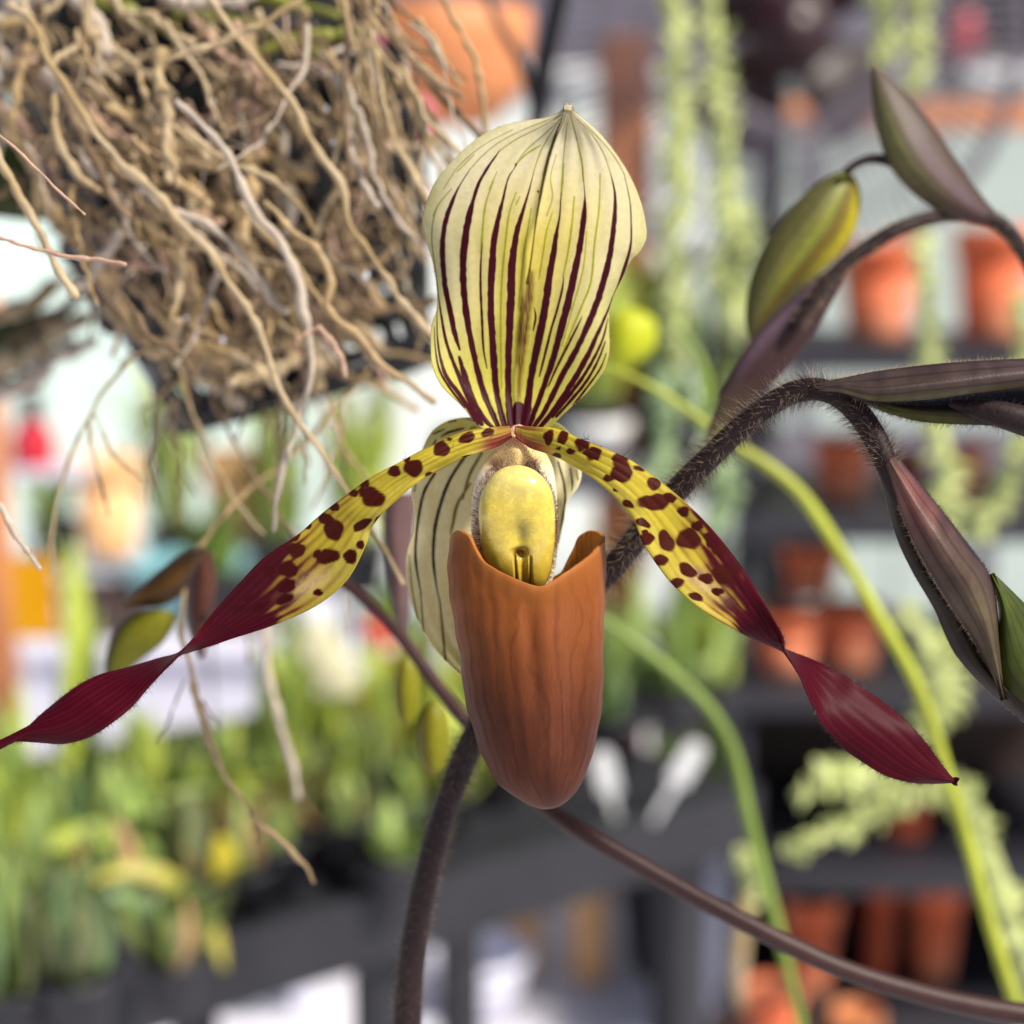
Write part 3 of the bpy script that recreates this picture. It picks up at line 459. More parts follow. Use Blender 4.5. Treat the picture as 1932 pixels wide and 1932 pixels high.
# ---- second orchid stem with its buds, a step behind
orchid2 = empty('slipper_orchid', P(np.array(2250.), np.array(2050.), np.array(.36)), 'orchid whose thin smooth brown stem slants behind the pouch to the lower right corner', 'orchid')
M_stem2 = mat('brown_stem', lin(56, 32, 29), rough=.5, var=.2, nscale=300, bump=.2, bscale=900, spec=.3)
V, F, *_ = tubepx([(560,1050,16),(640,1095,20),(700,1142,22),(760,1206,24),(830,1300,26),(895,1380,28),(960,1460,32),(1040,1530,34),(1120,1582,36),(1200,1628,36),(1300,1685,36),(1400,1738,36),(1500,1788,38),(1600,1832,38),(1750,1878,40),(1850,1900,42),(1960,1922,42),(2250,2050,44)], [.40,.395,.39,.385,.38,.375,.37,.365,.36,.36,.36,.36,.36,.36,.36,.36,.36,.36], 160, 16); obj('stem', V, F, M_stem2, orchid2)
def pbrown(x, y, u, v): return np.tile(np.array(lin(128, 98, 96)), (len(x), 1))
sblade('bract', [(722,930,.0),(722,1000,.0),(728,1060,.0),(736,1130,.0),(760,1210,.0)], [(790,930,.004),(782,1000,.004),(778,1060,.004),(775,1130,.004),(768,1215,.002)], 60, 24, .005, pbrown, orchid2, D=.40)
def bud(name, outline_l, outline_r, D, colf, parent, thick=.8, label=None, nv=90, nu=64):
    """closed bud: elliptical sections strung between two traced sides"""
    L = spline(np.array(outline_l, float), nv); Rr = spline(np.array(outline_r, float), nv); c = (L+Rr)/2; h = np.linalg.norm(Rr-L, axis=1)/2; dr = (Rr-L)/(2*h[:, None]+1e-6)
    a = np.linspace(0, 2*np.pi, nu, endpoint=False); off = np.cos(a); X = c[:, None]+dr[:, None]*h[:, None, None]*off[None, :, None]
    ridge = 1+.10*np.cos(a*3+.6)[None]; dep = -np.sin(a)[None]*h[:, None]*K*D*thick*ridge; Wd = P(X[..., 0], X[..., 1], D+dep)
    V = Wd.reshape(-1, 3); F = gridfaces(nv, nu, True); x_, y_ = X[..., 0].ravel(), X[..., 1].ravel(); v = np.repeat(np.linspace(0, 1, nv), nu); u = np.tile((off+1)/2, nv)
    col = colf(x_, y_, u, v); k = sstep(.75, 1, .5+.5*np.sin(np.tile(a, nv)*16)); col = col*(1-.25*k)[:, None]; o = obj(name, V, F, M_pet2, parent, col)
    if label: o['label'] = label
    return o
def og(x, y, u, v): c = np.tile(np.array(lin(124, 122, 22)), (len(x), 1)); return mixc(c, lin(96, 74, 20), sstep(.6, 0, u)*.6)
for (x, y, w, h) in ((768,1305,24,66),(820,1392,30,70)):
    t = np.linspace(0, np.pi, 12); bud('bud', [(x-w*math.sin(q)-.5, y-h*math.cos(q)) for q in t], [(x+w*math.sin(q)+.5, y-h*math.cos(q)) for q in t], .40, og, orchid2)
def lb(x, y, u, v): c = np.tile(np.array(lin(118, 116, 22)), (len(x), 1)); return mixc(c, lin(52, 40, 14), sstep(.35, .0, u)*.9+.2*v)
orchid3 = empty('slipper_orchid', P(np.array(400.), np.array(1500.), np.array(1.3)), 'third slipper orchid, an olive bud with brown upper flap left of the twisted petal', 'orchid')
bud('bud', [(300,1148),(250,1160),(222,1180),(205,1215),(198,1262),(204,1290)], [(310,1150),(332,1160),(326,1185),(306,1215),(262,1248),(215,1290)], .40, lb, orchid3)
def lf(x, y, u, v): c = np.tile(np.array(lin(86, 58, 28)), (len(x), 1)); return mixc(c, lin(124, 88, 20), np.exp(-((u-.5)/.2)**2)*.5)
sblade('sepal', [(228,1142,0),(262,1108,0),(300,1074,0),(340,1046,0),(380,1030,0)], [(236,1148,.002),(270,1146,.001),(316,1140,.0),(352,1108,0),(390,1040,0)], 60, 30, .006, lf, orchid3, D=.40)
V, F, *_ = tubepx([(384,1040,16),(388,1120,16),(390,1195,14),(392,1215,9),(396,1330,7),(400,1500,7)], [.41,.42,.46,.8,1.2,1.3], 50, 12); obj('stem', V, F, M_stem2, orchid3)
def lf2(x, y, u, v): return np.tile(np.array(lin(110, 66, 52)), (len(x), 1))
sblade('bract', [(360,1050,0),(350,1110,0),(352,1180,0),(372,1240,0)], [(402,1040,0),(410,1110,0),(398,1180,0),(384,1242,0)], 40, 20, .005, lf2, orchid3, D=.41)

# ---- fourth: buds at the upper right
orchid4 = empty('slipper_orchid', P(np.array(2100.), np.array(1400.), np.array(.40)), 'orchid stem arching in from the right with a brown bud and a yellow green bud', 'orchid')
V, F, X4, N4, B4, T4 = tubepx([(2100,1400,30),(2060,1000,28),(2000,700,28),(1960,545,28),(1932,478,28),(1890,425,30),(1835,404,30),(1770,408,28),(1700,430,28),(1640,464,28),(1590,500,28),(1550,545,28),(1500,620,20)], [.40]*3+[.385]*5+[.38]*5, 140, 18); s4 = obj('stem', V, F, M_stem, orchid4)
ps = spline(np.array([(2100,1400,30,.40),(2060,1000,28,.40),(2000,700,28,.40),(1960,545,28,.385),(1932,478,28,.385),(1890,425,30,.385),(1835,404,30,.385),(1770,408,28,.385),(1700,430,28,.38),(1640,464,28,.38),(1590,500,28,.38),(1550,545,28,.38),(1500,620,20,.38)], float), 140)
stem_hair(P(ps[:, 0], ps[:, 1], ps[:, 3]), N4, B4, T4, ps[:, 2]/2*K*ps[:, 3], 2500, .0016, M_hpale, s4, 14, 40, 138, .3)
def bb(x, y, u, v):
    c = np.tile(np.array(lin(76, 58, 48)), (len(x), 1)); c = mixc(c, lin(116, 116, 72), np.exp(-((u-.25)/.22)**2-((v-.35)/.3)**2)*.9); c = mixc(c, lin(120, 98, 108), np.exp(-((u-.62)/.16)**2)*.45*sstep(.2, .6, v)); return mixc(c, lin(60, 34, 44), sstep(.6, 1, v)*.7)
bud('bud', [(1646,124),(1644,170),(1648,215),(1658,262),(1676,310),(1704,348),(1748,385),(1800,412),(1850,425),(1890,430)], [(1650,122),(1690,155),(1728,196),(1762,238),(1792,282),(1820,324),(1848,362),(1872,392),(1892,412),(1900,425)], .385, bb, orchid4, .7, 'large brown bud pointing up left')
def gb(x, y, u, v):
    c = np.tile(np.array(lin(96, 92, 54)), (len(x), 1)); c = mixc(c, lin(126, 128, 48), np.exp(-((u-.55)/.16)**2)*.95*sstep(1, .55, v)); c = mixc(c, lin(170, 156, 30), sstep(.72, .9, u)*sstep(.7, .45, v)); return mixc(c, lin(112, 72, 16), np.exp(-((u-.72)/.04)**2)*.8)
bud('bud', [(1592,320),(1555,336),(1510,372),(1470,418),(1438,470),(1418,520),(1408,565),(1406,605),(1412,640)], [(1598,318),(1616,340),(1624,368),(1620,410),(1606,448),(1578,486),(1540,524),(1480,580),(1420,640)], .39, gb, orchid4, .7, 'yellow green half open bud')
V, F, *_ = tubepx([(1596,324,16),(1618,308,16),(1645,300,18),(1680,306,20),(1730,340,20)], .385, 30, 12); obj('pedicel', V, F, M_stem, orchid4)
def pb(x, y, u, v): c = np.tile(np.array(lin(62, 42, 42)), (len(x), 1)); c = mixc(c, lin(112, 92, 108), np.exp(-((u-.2)/.14)**2)*.7*sstep(.9, .4, v)); return mixc(c, lin(92, 84, 54), sstep(.6, 1, v)*.6)
bud('bract', [(1592,494),(1556,512),(1520,540),(1470,585),(1425,630),(1395,672),(1372,720),(1352,760),(1338,800),(1330,830)], [(1600,505),(1582,545),(1562,585),(1540,625),(1505,672),(1470,715),(1430,752),(1392,785),(1360,808),(1336,832)], .385, pb, orchid4, .45, 'long folded purple bract below the buds')
# ------------------------------------------------------------ hanging basket and the root-bound plant in it
M_black = mat('black_plastic', (.005, .005, .006), rough=.4, var=.3, nscale=90, bump=.15, bscale=500, spec=.22)
BC = P(np.array(575.), np.array(740.), np.array(.51)); a = R(16)
bz = np.array([-math.sin(a), 0.10, math.cos(a)]); bz /= np.linalg.norm(bz); bx = np.cross([0, 1, 0], bz); bx /= np.linalg.norm(bx); by = np.cross(bz, bx)
bask = empty('hanging_basket', BC, 'black plastic net basket full of roots hanging at the upper left', 'basket')
def bpt(ang, h, r): return BC+(np.cos(ang)*r)[..., None]*bx+(np.sin(ang)*r)[..., None]*by+np.asarray(h)[..., None]*bz
def brad(h): return .0415+.26*np.minimum(h, .06)+.06*(np.maximum(h, .06)-.06)
def bwall():
    nA, nH = 28, 10; V = []; F = []; q = 16
    for j in range(nH):
        for i in range(nA):
            a0 = 2*np.pi*(i+.5*(j % 2))/nA; da = 2*np.pi/nA; h0 = .004+j*.0135; dh = .0135; base = len(V)
            t = np.linspace(0, 2*np.pi, q, endpoint=False)+np.pi/4; c, s = np.cos(t), np.sin(t); m = np.maximum(abs(c), abs(s))
            for k, off in ((1, 0), (0, 0), (1, -.0018), (0, -.0018)):
                x = (c/m*.5 if k else c*.33)+.5; y = (s/m*.5 if k else s*.33)+.5; A = a0+x*da; H = h0+y*dh; V += bpt(A, H, brad(H)+off).tolist()
            for k in range(q):
                n = (k+1) % q; F.append([base+k, base+n, base+q+n, base+q+k]); F.append([base+2*q+n, base+2*q+k, base+3*q+k, base+3*q+n]); F.append([base+q+k, base+q+n, base+3*q+n, base+3*q+k])
    return V, F
V, F = bwall(); obj('net_wall', np.array(V), F, M_black, bask, smooth=False)
A = np.linspace(0, 2*np.pi, 73); 
def ring(name, h, r, w, t):
    A = np.linspace(0, 2*np.pi, 72, endpoint=False); prof = [(0, -w/2), (t, -w/2), (t*1.3, 0), (t, w/2), (0, w/2), (-t*.5, 0)]
    X = np.stack([bpt(A, h+0*A+p[1], r+p[0]+0*A) for p in prof+prof[:1]]); V = X.reshape(-1, 3); obj(name, V, gridfaces(len(prof)+1, 72, True), M_black, bask)
ring('base_rim', .001, .0415, .0068, .0022); ring('top_rim', .142, brad(.142), .007, .003)
for k in range(12):
    aa = np.array([k*np.pi/6]*2); V, F, *_ = tube(np.stack([BC+0*bz, bpt(aa, np.array([0, .0]), np.array([.041, .041]))[0]]), .0014, 6); obj('base_spoke', V, F, M_black, bask)
for k in range(3):
    aa = k*2.094+.5; p0 = bpt(np.array([aa]), np.array([.142]), np.array([brad(.142)]))[0]; V, F, *_ = tube(spline(np.stack([p0, p0+.10*bz-.02*(p0-BC), BC+.26*bz]), 12), .0011, 6); obj('hanger_wire', V, F, M_black, bask)
M_bark = mat('potting_bark', lin(30, 22, 16), rough=.8, var=.6, nscale=120, bump=.8, bscale=250)
nb = 40; A = np.linspace(0, 2*np.pi, 48, endpoint=False)[None, :]; ph = np.linspace(.03, np.pi-.03, nb)[:, None]
rr_ = (.80+.28*vnoise(A*3, ph*5, 3)+.10*vnoise(A*9, ph*14, 4)); bark = BC+.075*bz-.006*bx+((np.sin(ph)*np.cos(A)*.056*rr_)[..., None]*bx+(np.sin(ph)*np.sin(A)*.050*rr_)[..., None]*by+(np.cos(ph)*.064*rr_+0*A)[..., None]*bz)
obj('potting_bark', bark.reshape(-1, 3), gridfaces(nb, 48, True), M_bark, bask)
plant = empty('root_bound_orchid', BC+.06*bz, 'tangle of tan aerial roots spilling out of the black net basket', 'orchid')
RM = [mat('root_tan', lin(172, 152, 120), rough=.7, var=.35, nscale=160, bump=.6, bscale=600, hue=lin(150, 126, 84)), mat('root_brown', lin(96, 76, 50), rough=.75, var=.4, nscale=160, bump=.6, bscale=600, hue=lin(130, 108, 84)), mat('root_golden', lin(160, 134, 94), rough=.55, var=.3, nscale=160, bump=.5, bscale=600),
      mat('root_grey', lin(172, 158, 142), rough=.65, var=.25, nscale=200, bump=.6, bscale=700), mat('root_green', lin(120, 122, 40), rough=.5, var=.3, nscale=120, bump=.4, bscale=500), mat('root_pinkish', lin(176, 142, 120), rough=.6, var=.2, nscale=160, bump=.6, bscale=700), mat('root_shade_brown', lin(112, 94, 68), rough=.75, var=.4, nscale=160, bump=.6, bscale=600)]
def root(pts, d, m=0, n=44, wob=3, seed=0, label=None):
    V, F, *_ = tubepx(pts, d, n, 8, wob, seed); o = obj('root', V, F, RM[m], plant)
    if label: o['label'] = label
root([(20,10,14),(60,40,14),(90,110,15),(130,170,16),(180,250,16),(240,320,18),(290,360,20),(340,420,18),(390,470,16),(430,530,16),(480,600,15),(500,660,14),(530,740,13),(590,830,12),(650,920,11),(700,1000,10),(762,1102,7)], [.36]*12+[.355]*5, 0, 110, 3, 1, 'longest root, running from the upper left down behind the flower')
root([(330,400,14),(400,430,14),(470,500,14),(510,560,14),(545,590,10)], .365, 3, seed=2)
root([(385,-20,12),(450,70,14),(500,130,15),(560,210,16),(600,290,16),(640,340,14),(660,420,14),(710,500,13),(760,570,14),(820,640,12),(850,670,10)], .365, 0, 80, 3, 3)
root([(330,190,12),(400,255,14),(450,330,16),(480,400,18),(530,460,20),(560,530,20),(580,620,18),(590,700,14),(560,800,13),(530,900,12),(515,1000,8)], .36, 3, 80, 3, 4)
root([(450,380,10),(500,440,14),(560,500,12),(600,560,10),(640,620,8)], .37, 0, seed=5)
root([(500,380,10),(560,440,14),(600,470,16),(625,530,16),(620,580,15),(680,640,14),(720,690,14),(780,730,13),(818,760,11)], .362, 2, 70, 3, 6)
root([(655,-20,12),(655,100,13),(650,180,14),(655,270,14),(665,340,10)], .375, 1, seed=7)
root([(700,60,10),(720,170,12),(740,260,13),(780,330,12),(815,400,10),(840,450,8)], .37, 0, seed=8)
root([(670,0,14),(760,90,13),(830,180,14),(890,240,14),(930,290,12),(960,330,10)], .38, 1, seed=9)
root([(825,-20,10),(870,60,11),(900,120,13),(915,200,12),(920,262,10)], .39, 2, seed=10)
root([(310,115,8),(390,90,14),(450,65,14),(520,30,14),(590,-20,14)], .365, 0, seed=11)
root([(-20,240,4),(0,255,4),(60,310,5),(110,360,5),(160,405,4)], .31, 5, wob=1.5, seed=12, label='thin pale root tip nearest the lens at the left edge')
root([(-20,444,6),(0,450,6),(70,470,7),(130,484,9),(190,490,9),(238,500,7)], .315, 5, wob=1.5, seed=13, label='pinkish root tip pointing right at the left edge')
root([(-20,250,14),(0,300,14),(30,360,15),(70,430,16),(100,490,17),(143,562,15)], .335, 0, seed=14)
root([(110,-30,30),(165,20,34),(192,60,34),(196,105,30),(182,142,20)], .40, 3, seed=15); root([(-30,60,36),(20,22,36),(70,-5,34),(120,-30,30)], .42, 3, seed=16); root([(200,80,16),(230,102,18),(262,126,16)], .40, 0, seed=17)
root([(100,180,12),(110,270,14),(150,330,14),(187,362,11)], .37, 0, seed=18); root([(250,260,12),(290,300,14),(350,350,16),(400,390,14)], .372, 2, seed=19)
root([(200,200,14),(270,240,20),(340,280,20),(400,300,16),(440,310,12)], .38, 2, seed=20); root([(480,100,24),(560,78,26),(640,66,24),(700,60,16)], .42, 4, seed=21)
root([(700,700,8),(620,780,9),(560,850,9),(500,900,9),(440,950,10),(400,1000,10),(360,1060,9),(350,1120,9),(345,1200,10),(362,1250,12),(375,1330,13),(410,1430,12),(470,1530,11),(530,1590,10),(575,1630,8),(590,1668,5)], [.43]*4+[.40]*4+[.38]*8, 2, 120, 4, 22, 'long root hanging below the left petal towards the bench')
root([(350,1280,4),(330,1330,4),(296,1402,3)], .385, 1, seed=23); root([(375,1320,4),(400,1350,4),(420,1370,3)], .385, 1, seed=24); root([(470,1535,7),(482,1560,5),(488,1592,4)], .38, 1, seed=25)
root([(500,1120,12),(498,1200,16),(510,1300,14),(540,1400,14),(562,1505,12)], .47, 3, seed=26); root([(480,1100,10),(470,1180,8),(466,1250,6)], .46, 1, seed=27); root([(640,1000,5),(652,1080,5),(654,1190,5)], .40, 3, seed=28)
root([(330,640,8),(250,680,7),(210,720,7),(160,800,7),(120,900,7),(100,1000,6),(97,1085,6)], .39, 0, 60, 3, 29); root([(165,790,6),(175,850,8),(190,910,9),(207,972,4)], .39, 2, seed=30); root([(175,775,6),(200,830,7),(235,880,8),(272,906,5)], .385, 2, seed=31)
root([(-20,930,9),(0,955,10),(30,1010,12),(76,1074,10)], .33, 3, wob=1.5, seed=32, label='blunt grey root tip at the left edge, under the basket'); root([(560,640,8),(600,620,10),(640,670,12),(652,712,7)], .352, 5, seed=33)
root([(270,640,8),(330,680,9),(360,760,8),(390,850,8),(440,940,8),(500,1010,7)], .40, 0, 60, 4, 34); root([(440,700,10),(400,740,9),(440,830,9),(520,960,8),(600,1060,6)], .41, 1, 60, 4, 35); root([(620,760,6),(650,850,7),(690,900,7),(720,980,5)], .41, 0, seed=36)
root([(230,560,12),(290,640,14),(330,660,14),(365,700,10)], .365, 1, seed=37); root([(590,960,5),(640,830,6),(650,740,6)], .42, 0, seed=38); root([(350,240,10),(420,300,12),(500,330,12),(560,380,9),(600,440,7)], .37, 0, seed=39)
root([(690,-10,12),(700,80,12),(760,150,12),(800,230,12),(790,330,10),(830,420,8)], .385, 0, seed=40); root([(740,0,8),(800,60,8),(830,120,7),(880,150,6)], .40, 1, seed=41)
for i, (x, y, w) in enumerate([(-20,742,44),(-10,690,40),(10,640,36),(-15,600,30)]): root([(x,y,w),(x+70,y-25,w),(x+130,y-70,w*.8),(x+200,y-100,w*.5)], .56, [3,0,1,0][i], seed=60+i)
r = np.random.default_rng(21)
poly = [(-40,-40),(690,-40),(712,150),(735,300),(812,420),(818,600),(700,640),(560,700),(400,720),(300,680),(205,600),(140,520),(130,400),(-40,300)]
def inside(x, y):
    c = False; n = len(poly)
    for i in range(n):
        (x1, y1), (x2, y2) = poly[i], poly[(i+1) % n]
        if (y1 > y) != (y2 > y) and x < (x2-x1)*(y-y1)/(y2-y1)+x1: c = not c
    return c
n = 0
while n < 206:
    x, y = r.uniform(-40, 800), r.uniform(-40, 720)
    if not inside(x, y): continue
    if vnoise(x*.012+3, y*.012, 77) < .36: continue
    L = r.uniform(70, 280) if n > 90 else r.uniform(180, 420); ang = R(r.normal(60, 16)) if n <= 90 else R(r.normal(58, 34)) if r.random() < .72 else R(r.uniform(-20, 200)); w = r.choice([6, 10, 13, 18, 26], p=[.25, .25, .25, .16, .09])*r.uniform(.85, 1.15); pts = [(x, y, w)]
    stp = L/5
    for k in range(5):
        ang += r.normal()*.26; x += math.cos(ang)*stp; y += math.sin(ang)*stp; pts.append((x, y, w*(1-.09*k)*r.uniform(.85, 1.1)))
        if not inside(x, y) and r.random() < .75: break
    if len(pts) < 3: continue
    cen = np.mean(np.array(pts)[:, :2], axis=0); rad = np.hypot((cen[0]-330)/430, (cen[1]-300)/430); front = .372+.035*min(rad, 1.2)**2; d = front+(r.random()**1.3)*.04+(0.012 if n < 60 else 0)
    root(pts, np.clip(d+np.linspace(0, r.normal()*.012, len(pts)), .36, .455), int(r.choice([0, 0, 0, 1, 1, 2, 2, 3, 5])), 20+4*len(pts), 4, 100+n); n += 1
Vs = []; Fs = []; o_ = 0; n = 0; RN = []
for mk in (1, 6):  # inner root layer coloured darker, as shade in the gaps
    Vs = []; Fs = []; o_ = 0; n = 0
    while n < 85:
        x, y = r.uniform(-60, 810), r.uniform(-60, 735)
        if not inside(x, y): continue
        L = r.uniform(50, 190); ang = R(r.normal(60, 50)); w = r.uniform(7, 15); pts = [(x, y, w)]
        for k in range(4): ang += r.normal()*.35; x += math.cos(ang)*L/4; y += math.sin(ang)*L/4; pts.append((x, y, w*(1-.12*k)))
        V, F, *_ = tubepx(pts, r.uniform(.405, .46), 12, 6, 3, 900+n); Vs.append(V); Fs += [[i+o_ for i in f] for f in F]; o_ += len(V); n += 1
    tag(obj('fine_roots', np.concatenate(Vs), Fs, RM[mk], plant), kind='stuff')
# strands hanging over the right side of the basket
for i in range(22):
    x = r.uniform(630, 790); y = r.uniform(-60, 160); ang = R(r.normal(68, 12)); w = r.choice([6, 9, 12]); pts = [(x, y, w)]
    for k in range(6): ang += r.normal()*.16; x += math.cos(ang)*r.uniform(30, 62); y += math.sin(ang)*60; pts.append((x, y, w*(1-.08*k)))
    pts = [p_ for p_ in pts if p_[0] < 850+.2*p_[1]]
    if len(pts) > 2: root(pts, r.uniform(.37, .43), int(r.choice([0, 1, 2, 3])), 44, 4, 700+i)
# small forked rootlets under the basket
for i in range(22):
    x = r.uniform(230, 640); y = r.uniform(740, 790)-abs(x-430)*.04; L = r.uniform(60, 260); dx = r.normal()*.25; pts = [(x+L*k*dx/4+r.normal()*6, y+L*k/4, 7*(1-.14*k)) for k in range(5)]
    root(pts, r.uniform(.40, .48), int(r.choice([0, 1, 1, 2, 3])), 24, 4, 400+i)
# leaves of that plant at the upper left corner
M_dleaf = mat('dark_leaf', lin(66, 74, 22), rough=.5, var=.35, nscale=70, transl=.15)
def simple(c): return lambda x, y, u, v: np.tile(np.array(c), (len(x), 1))
sblade('leaf', [(-60,180,0),(20,200,0),(80,260,0),(130,340,0),(150,402,0)], [(-60,400,0),(0,410,0),(60,416,0),(110,414,0),(152,408,0)], 40, 20, .008, simple(lin(72, 80, 26)), plant, D=.50)
sblade('leaf', [(-40,620,0),(20,600,0),(90,585,0),(150,600,0)], [(-40,690,0),(20,672,0),(90,655,0),(150,610,0)], 40, 20, .006, simple(lin(64, 92, 24)), plant, D=.60)
for i, (x0, y0, x1, y1, w) in enumerate([(60,-30,330,60,30),(300,-20,640,30,24),(330,20,620,110,22)]):
    root([(x0,y0,w),((x0+x1)/2,(y0+y1)/2-14,w),(x1,y1,w*.7)], .44, 4, seed=80+i)
V_, F_, *_ = tube(P(np.array([330., 340., 350.]), np.array([-60., -200., -420.]), np.array([.46, .46, .47])), .0016, 8)
# water drops catching the light on the basket
M_drop = mat('water_drop', (.8, .82, .86), rough=.05, var=0, spec=1)
for (x, y, w) in ((616,205,7),(628,268,7),(690,520,10),(708,498,7),(420,642,8),(352,600,6)):
    A = np.linspace(0, 2*np.pi, 12, endpoint=False)[None]; ph = np.linspace(.05, np.pi-.05, 8)[:, None]; c = P(np.array(float(x)), np.array(float(y)), np.array(.392)); rr2 = w*K*.39*.6
    X = c+np.stack([np.sin(ph)*np.cos(A), np.sin(ph)*np.sin(A), np.cos(ph)*1.3+0*A], -1)*rr2; obj('water_drop', X.reshape(-1, 3), gridfaces(8, 12, True), M_drop, plant)
# ------------------------------------------------------------ the nursery behind
M_floor = mat('concrete', lin(206, 204, 214), rough=.8, var=.15, nscale=4, bump=.3, bscale=60)
M_wall = mat('painted_panel', lin(226, 232, 226), rough=.6, var=.05, nscale=2); M_mint = mat('mint_sheet', lin(216, 236, 226), rough=.6, var=.05, nscale=2); M_pgrey = mat('grey_panel', lin(172, 184, 178), rough=.6, var=.1, nscale=2); M_grey = mat('grey_siding', lin(104, 100, 112), rough=.6, var=.1, nscale=3)
M_wood = mat('orange_timber', lin(206, 132, 82), rough=.6, var=.25, nscale=12, bump=.3, bscale=80); M_terra = mat('terracotta', lin(214, 100, 56), rough=.75, var=.18, nscale=18, bump=.3, bscale=120, hue=lin(214, 140, 104)); M_terra2 = mat('old_terracotta', lin(176, 78, 44), rough=.8, var=.25, nscale=18, bump=.3, bscale=120)
M_rack = mat('black_resin', lin(34, 34, 42), rough=.45, var=.15, nscale=12); M_white = mat('white_plastic', lin(236, 236, 236), rough=.35, var=.04, nscale=10, transl=.1); M_dbrown = mat('dark_board', lin(52, 34, 28), rough=.7, var=.3, nscale=8)
M_soil = mat('soil', lin(60, 44, 34), rough=.9, var=.5, nscale=60)
def box(name, lo, hi, m, parent=None):
    lo = np.minimum(lo, hi); hi = np.maximum(lo, hi) if False else np.maximum(np.array(hi), lo); b = min(hi-lo)*.12
    bm = []; s = np.array([[x, y, z] for x in (0, 1) for y in (0, 1) for z in (0, 1)], float)
    V = []; idx = {}
    for i, c in enumerate(s):
        p = lo+(hi-lo)*c; sg = 1-2*c
        for ax in range(3):
            q = p.copy()
            for k in range(3):
                if k != ax: q[k] += sg[k]*b
            idx[(i, ax)] = len(V); V.append(q)
    F = []
    cid = lambda x, y, z: x*4+y*2+z
    for ax in range(3):
        o = [k for k in range(3) if k != ax]
        for sd_ in (0, 1):
            q = []
            for (a_, b_) in ((0, 0), (1, 0), (1, 1), (0, 1)):
                c = [0, 0, 0]; c[ax] = sd_; c[o[0]] = a_; c[o[1]] = b_; q.append(idx[(cid(*c), ax)])
            F.append(q if (sd_ == 1) ^ (ax == 1) else q[::-1])
    for ax in range(3):           # edge chamfers along ax
        o = [k for k in range(3) if k != ax]
        for a_ in (0, 1):
            for b_ in (0, 1):
                c0 = [0, 0, 0]; c0[o[0]] = a_; c0[o[1]] = b_; c1 = list(c0); c1[ax] = 1
                F.append([idx[(cid(*c0), o[0])], idx[(cid(*c1), o[0])], idx[(cid(*c1), o[1])], idx[(cid(*c0), o[1])]])
    for i in range(8): F.append([idx[(i, 0)], idx[(i, 1)], idx[(i, 2)]])
    o_ = obj(name, np.array(V), F, m, parent, smooth=False)
    return o_
def boxq(name, x0, y0, x1, y1, Y, t, m, parent=None):
    a = Q(np.array(float(x0)), np.array(float(y1)), Y); b = Q(np.array(float(x1)), np.array(float(y0)), Y); c = Q(np.array(float((x0+x1)/2)), np.array(float((y0+y1)/2)), Y)
    d = (Y/math.cos(TILT)); hx = (x1-x0)*K*(Y/ray(966, (y0+y1)/2)[1])/2
    return box(name, np.array([c[0]-hx, Y, a[2]]), np.array([c[0]+hx, Y+t, b[2]]), m, parent)
tag(obj('ground', np.array([[-60, -60, 0], [60, -60, 0], [60, 60, 0], [-60, 60, 0.]]), [[0, 1, 2, 3]], M_floor), kind='structure')
# back wall of upright panels with joints
wall = empty('wall', (0, 5, 0), 'pale panelled wall closing the nursery at the back', 'wall')
for i in range(-7, 8):
    m = M_mint if i < -1 else (M_wall if i < 1 else M_pgrey)
    box('panel', np.array([i*.60+.004, 5.0, .05]), np.array([i*.60+.596, 5.03, 1.72]), m, wall); 
for k in range(8): box('siding_board', np.array([-4.2, 5.0-.01*0, 1.725+k*.16]), np.array([4.8, 5.035, 1.725+k*.16+.152]), M_grey, wall)
box('sill', np.array([-4.3, 4.96, 1.68]), np.array([4.9, 4.997, 1.722]), M_white, wall)
def prism(name, loc, prof, m, parent, n=28):
    """turned shape: profile (radius, height)"""
    A = np.linspace(0, 2*np.pi, n, endpoint=False); X = np.stack([np.stack([r_*np.cos(A), r_*np.sin(A), z_+0*A], -1) for r_, z_ in prof]); return obj(name, X.reshape(-1, 3)+np.asarray(loc), gridfaces(len(prof), n, True), m, parent)
def at(x, Y, z): q = ray(np.array(float(x)), np.array(966.)); return np.array([q[0]/q[1]*Y*1.0, Y, z])
def pot(x, z, Y, wpx, hpx, m, label, cat='pot', group=None, soil=True, xoff=None):
    d = Y/math.cos(TILT); w = wpx*K*d; h = hpx*K*d; c = at(x, Y, z)
    p = empty('terracotta_pot' if m in (M_terra, M_terra2) else 'plant_pot', c, label, cat, group)
    prism('body', c, [(.001, .001), (w*.34, 0), (w*.36, h*.1), (w*.45, h*.74), (w*.42, h*.74), (w*.33, h*.06)], m, p); prism('rim', c, [(w*.452, h*.74), (w*.5, h*.76), (w*.5, h*.98), (w*.485, h), (w*.45, h*.98), (w*.44, h*.70)], m, p)
    if soil: prism('soil', c, [(w*.435, h*.86), (w*.3, h*.89), (.001, h*.88)], M_soil, p)
    return p
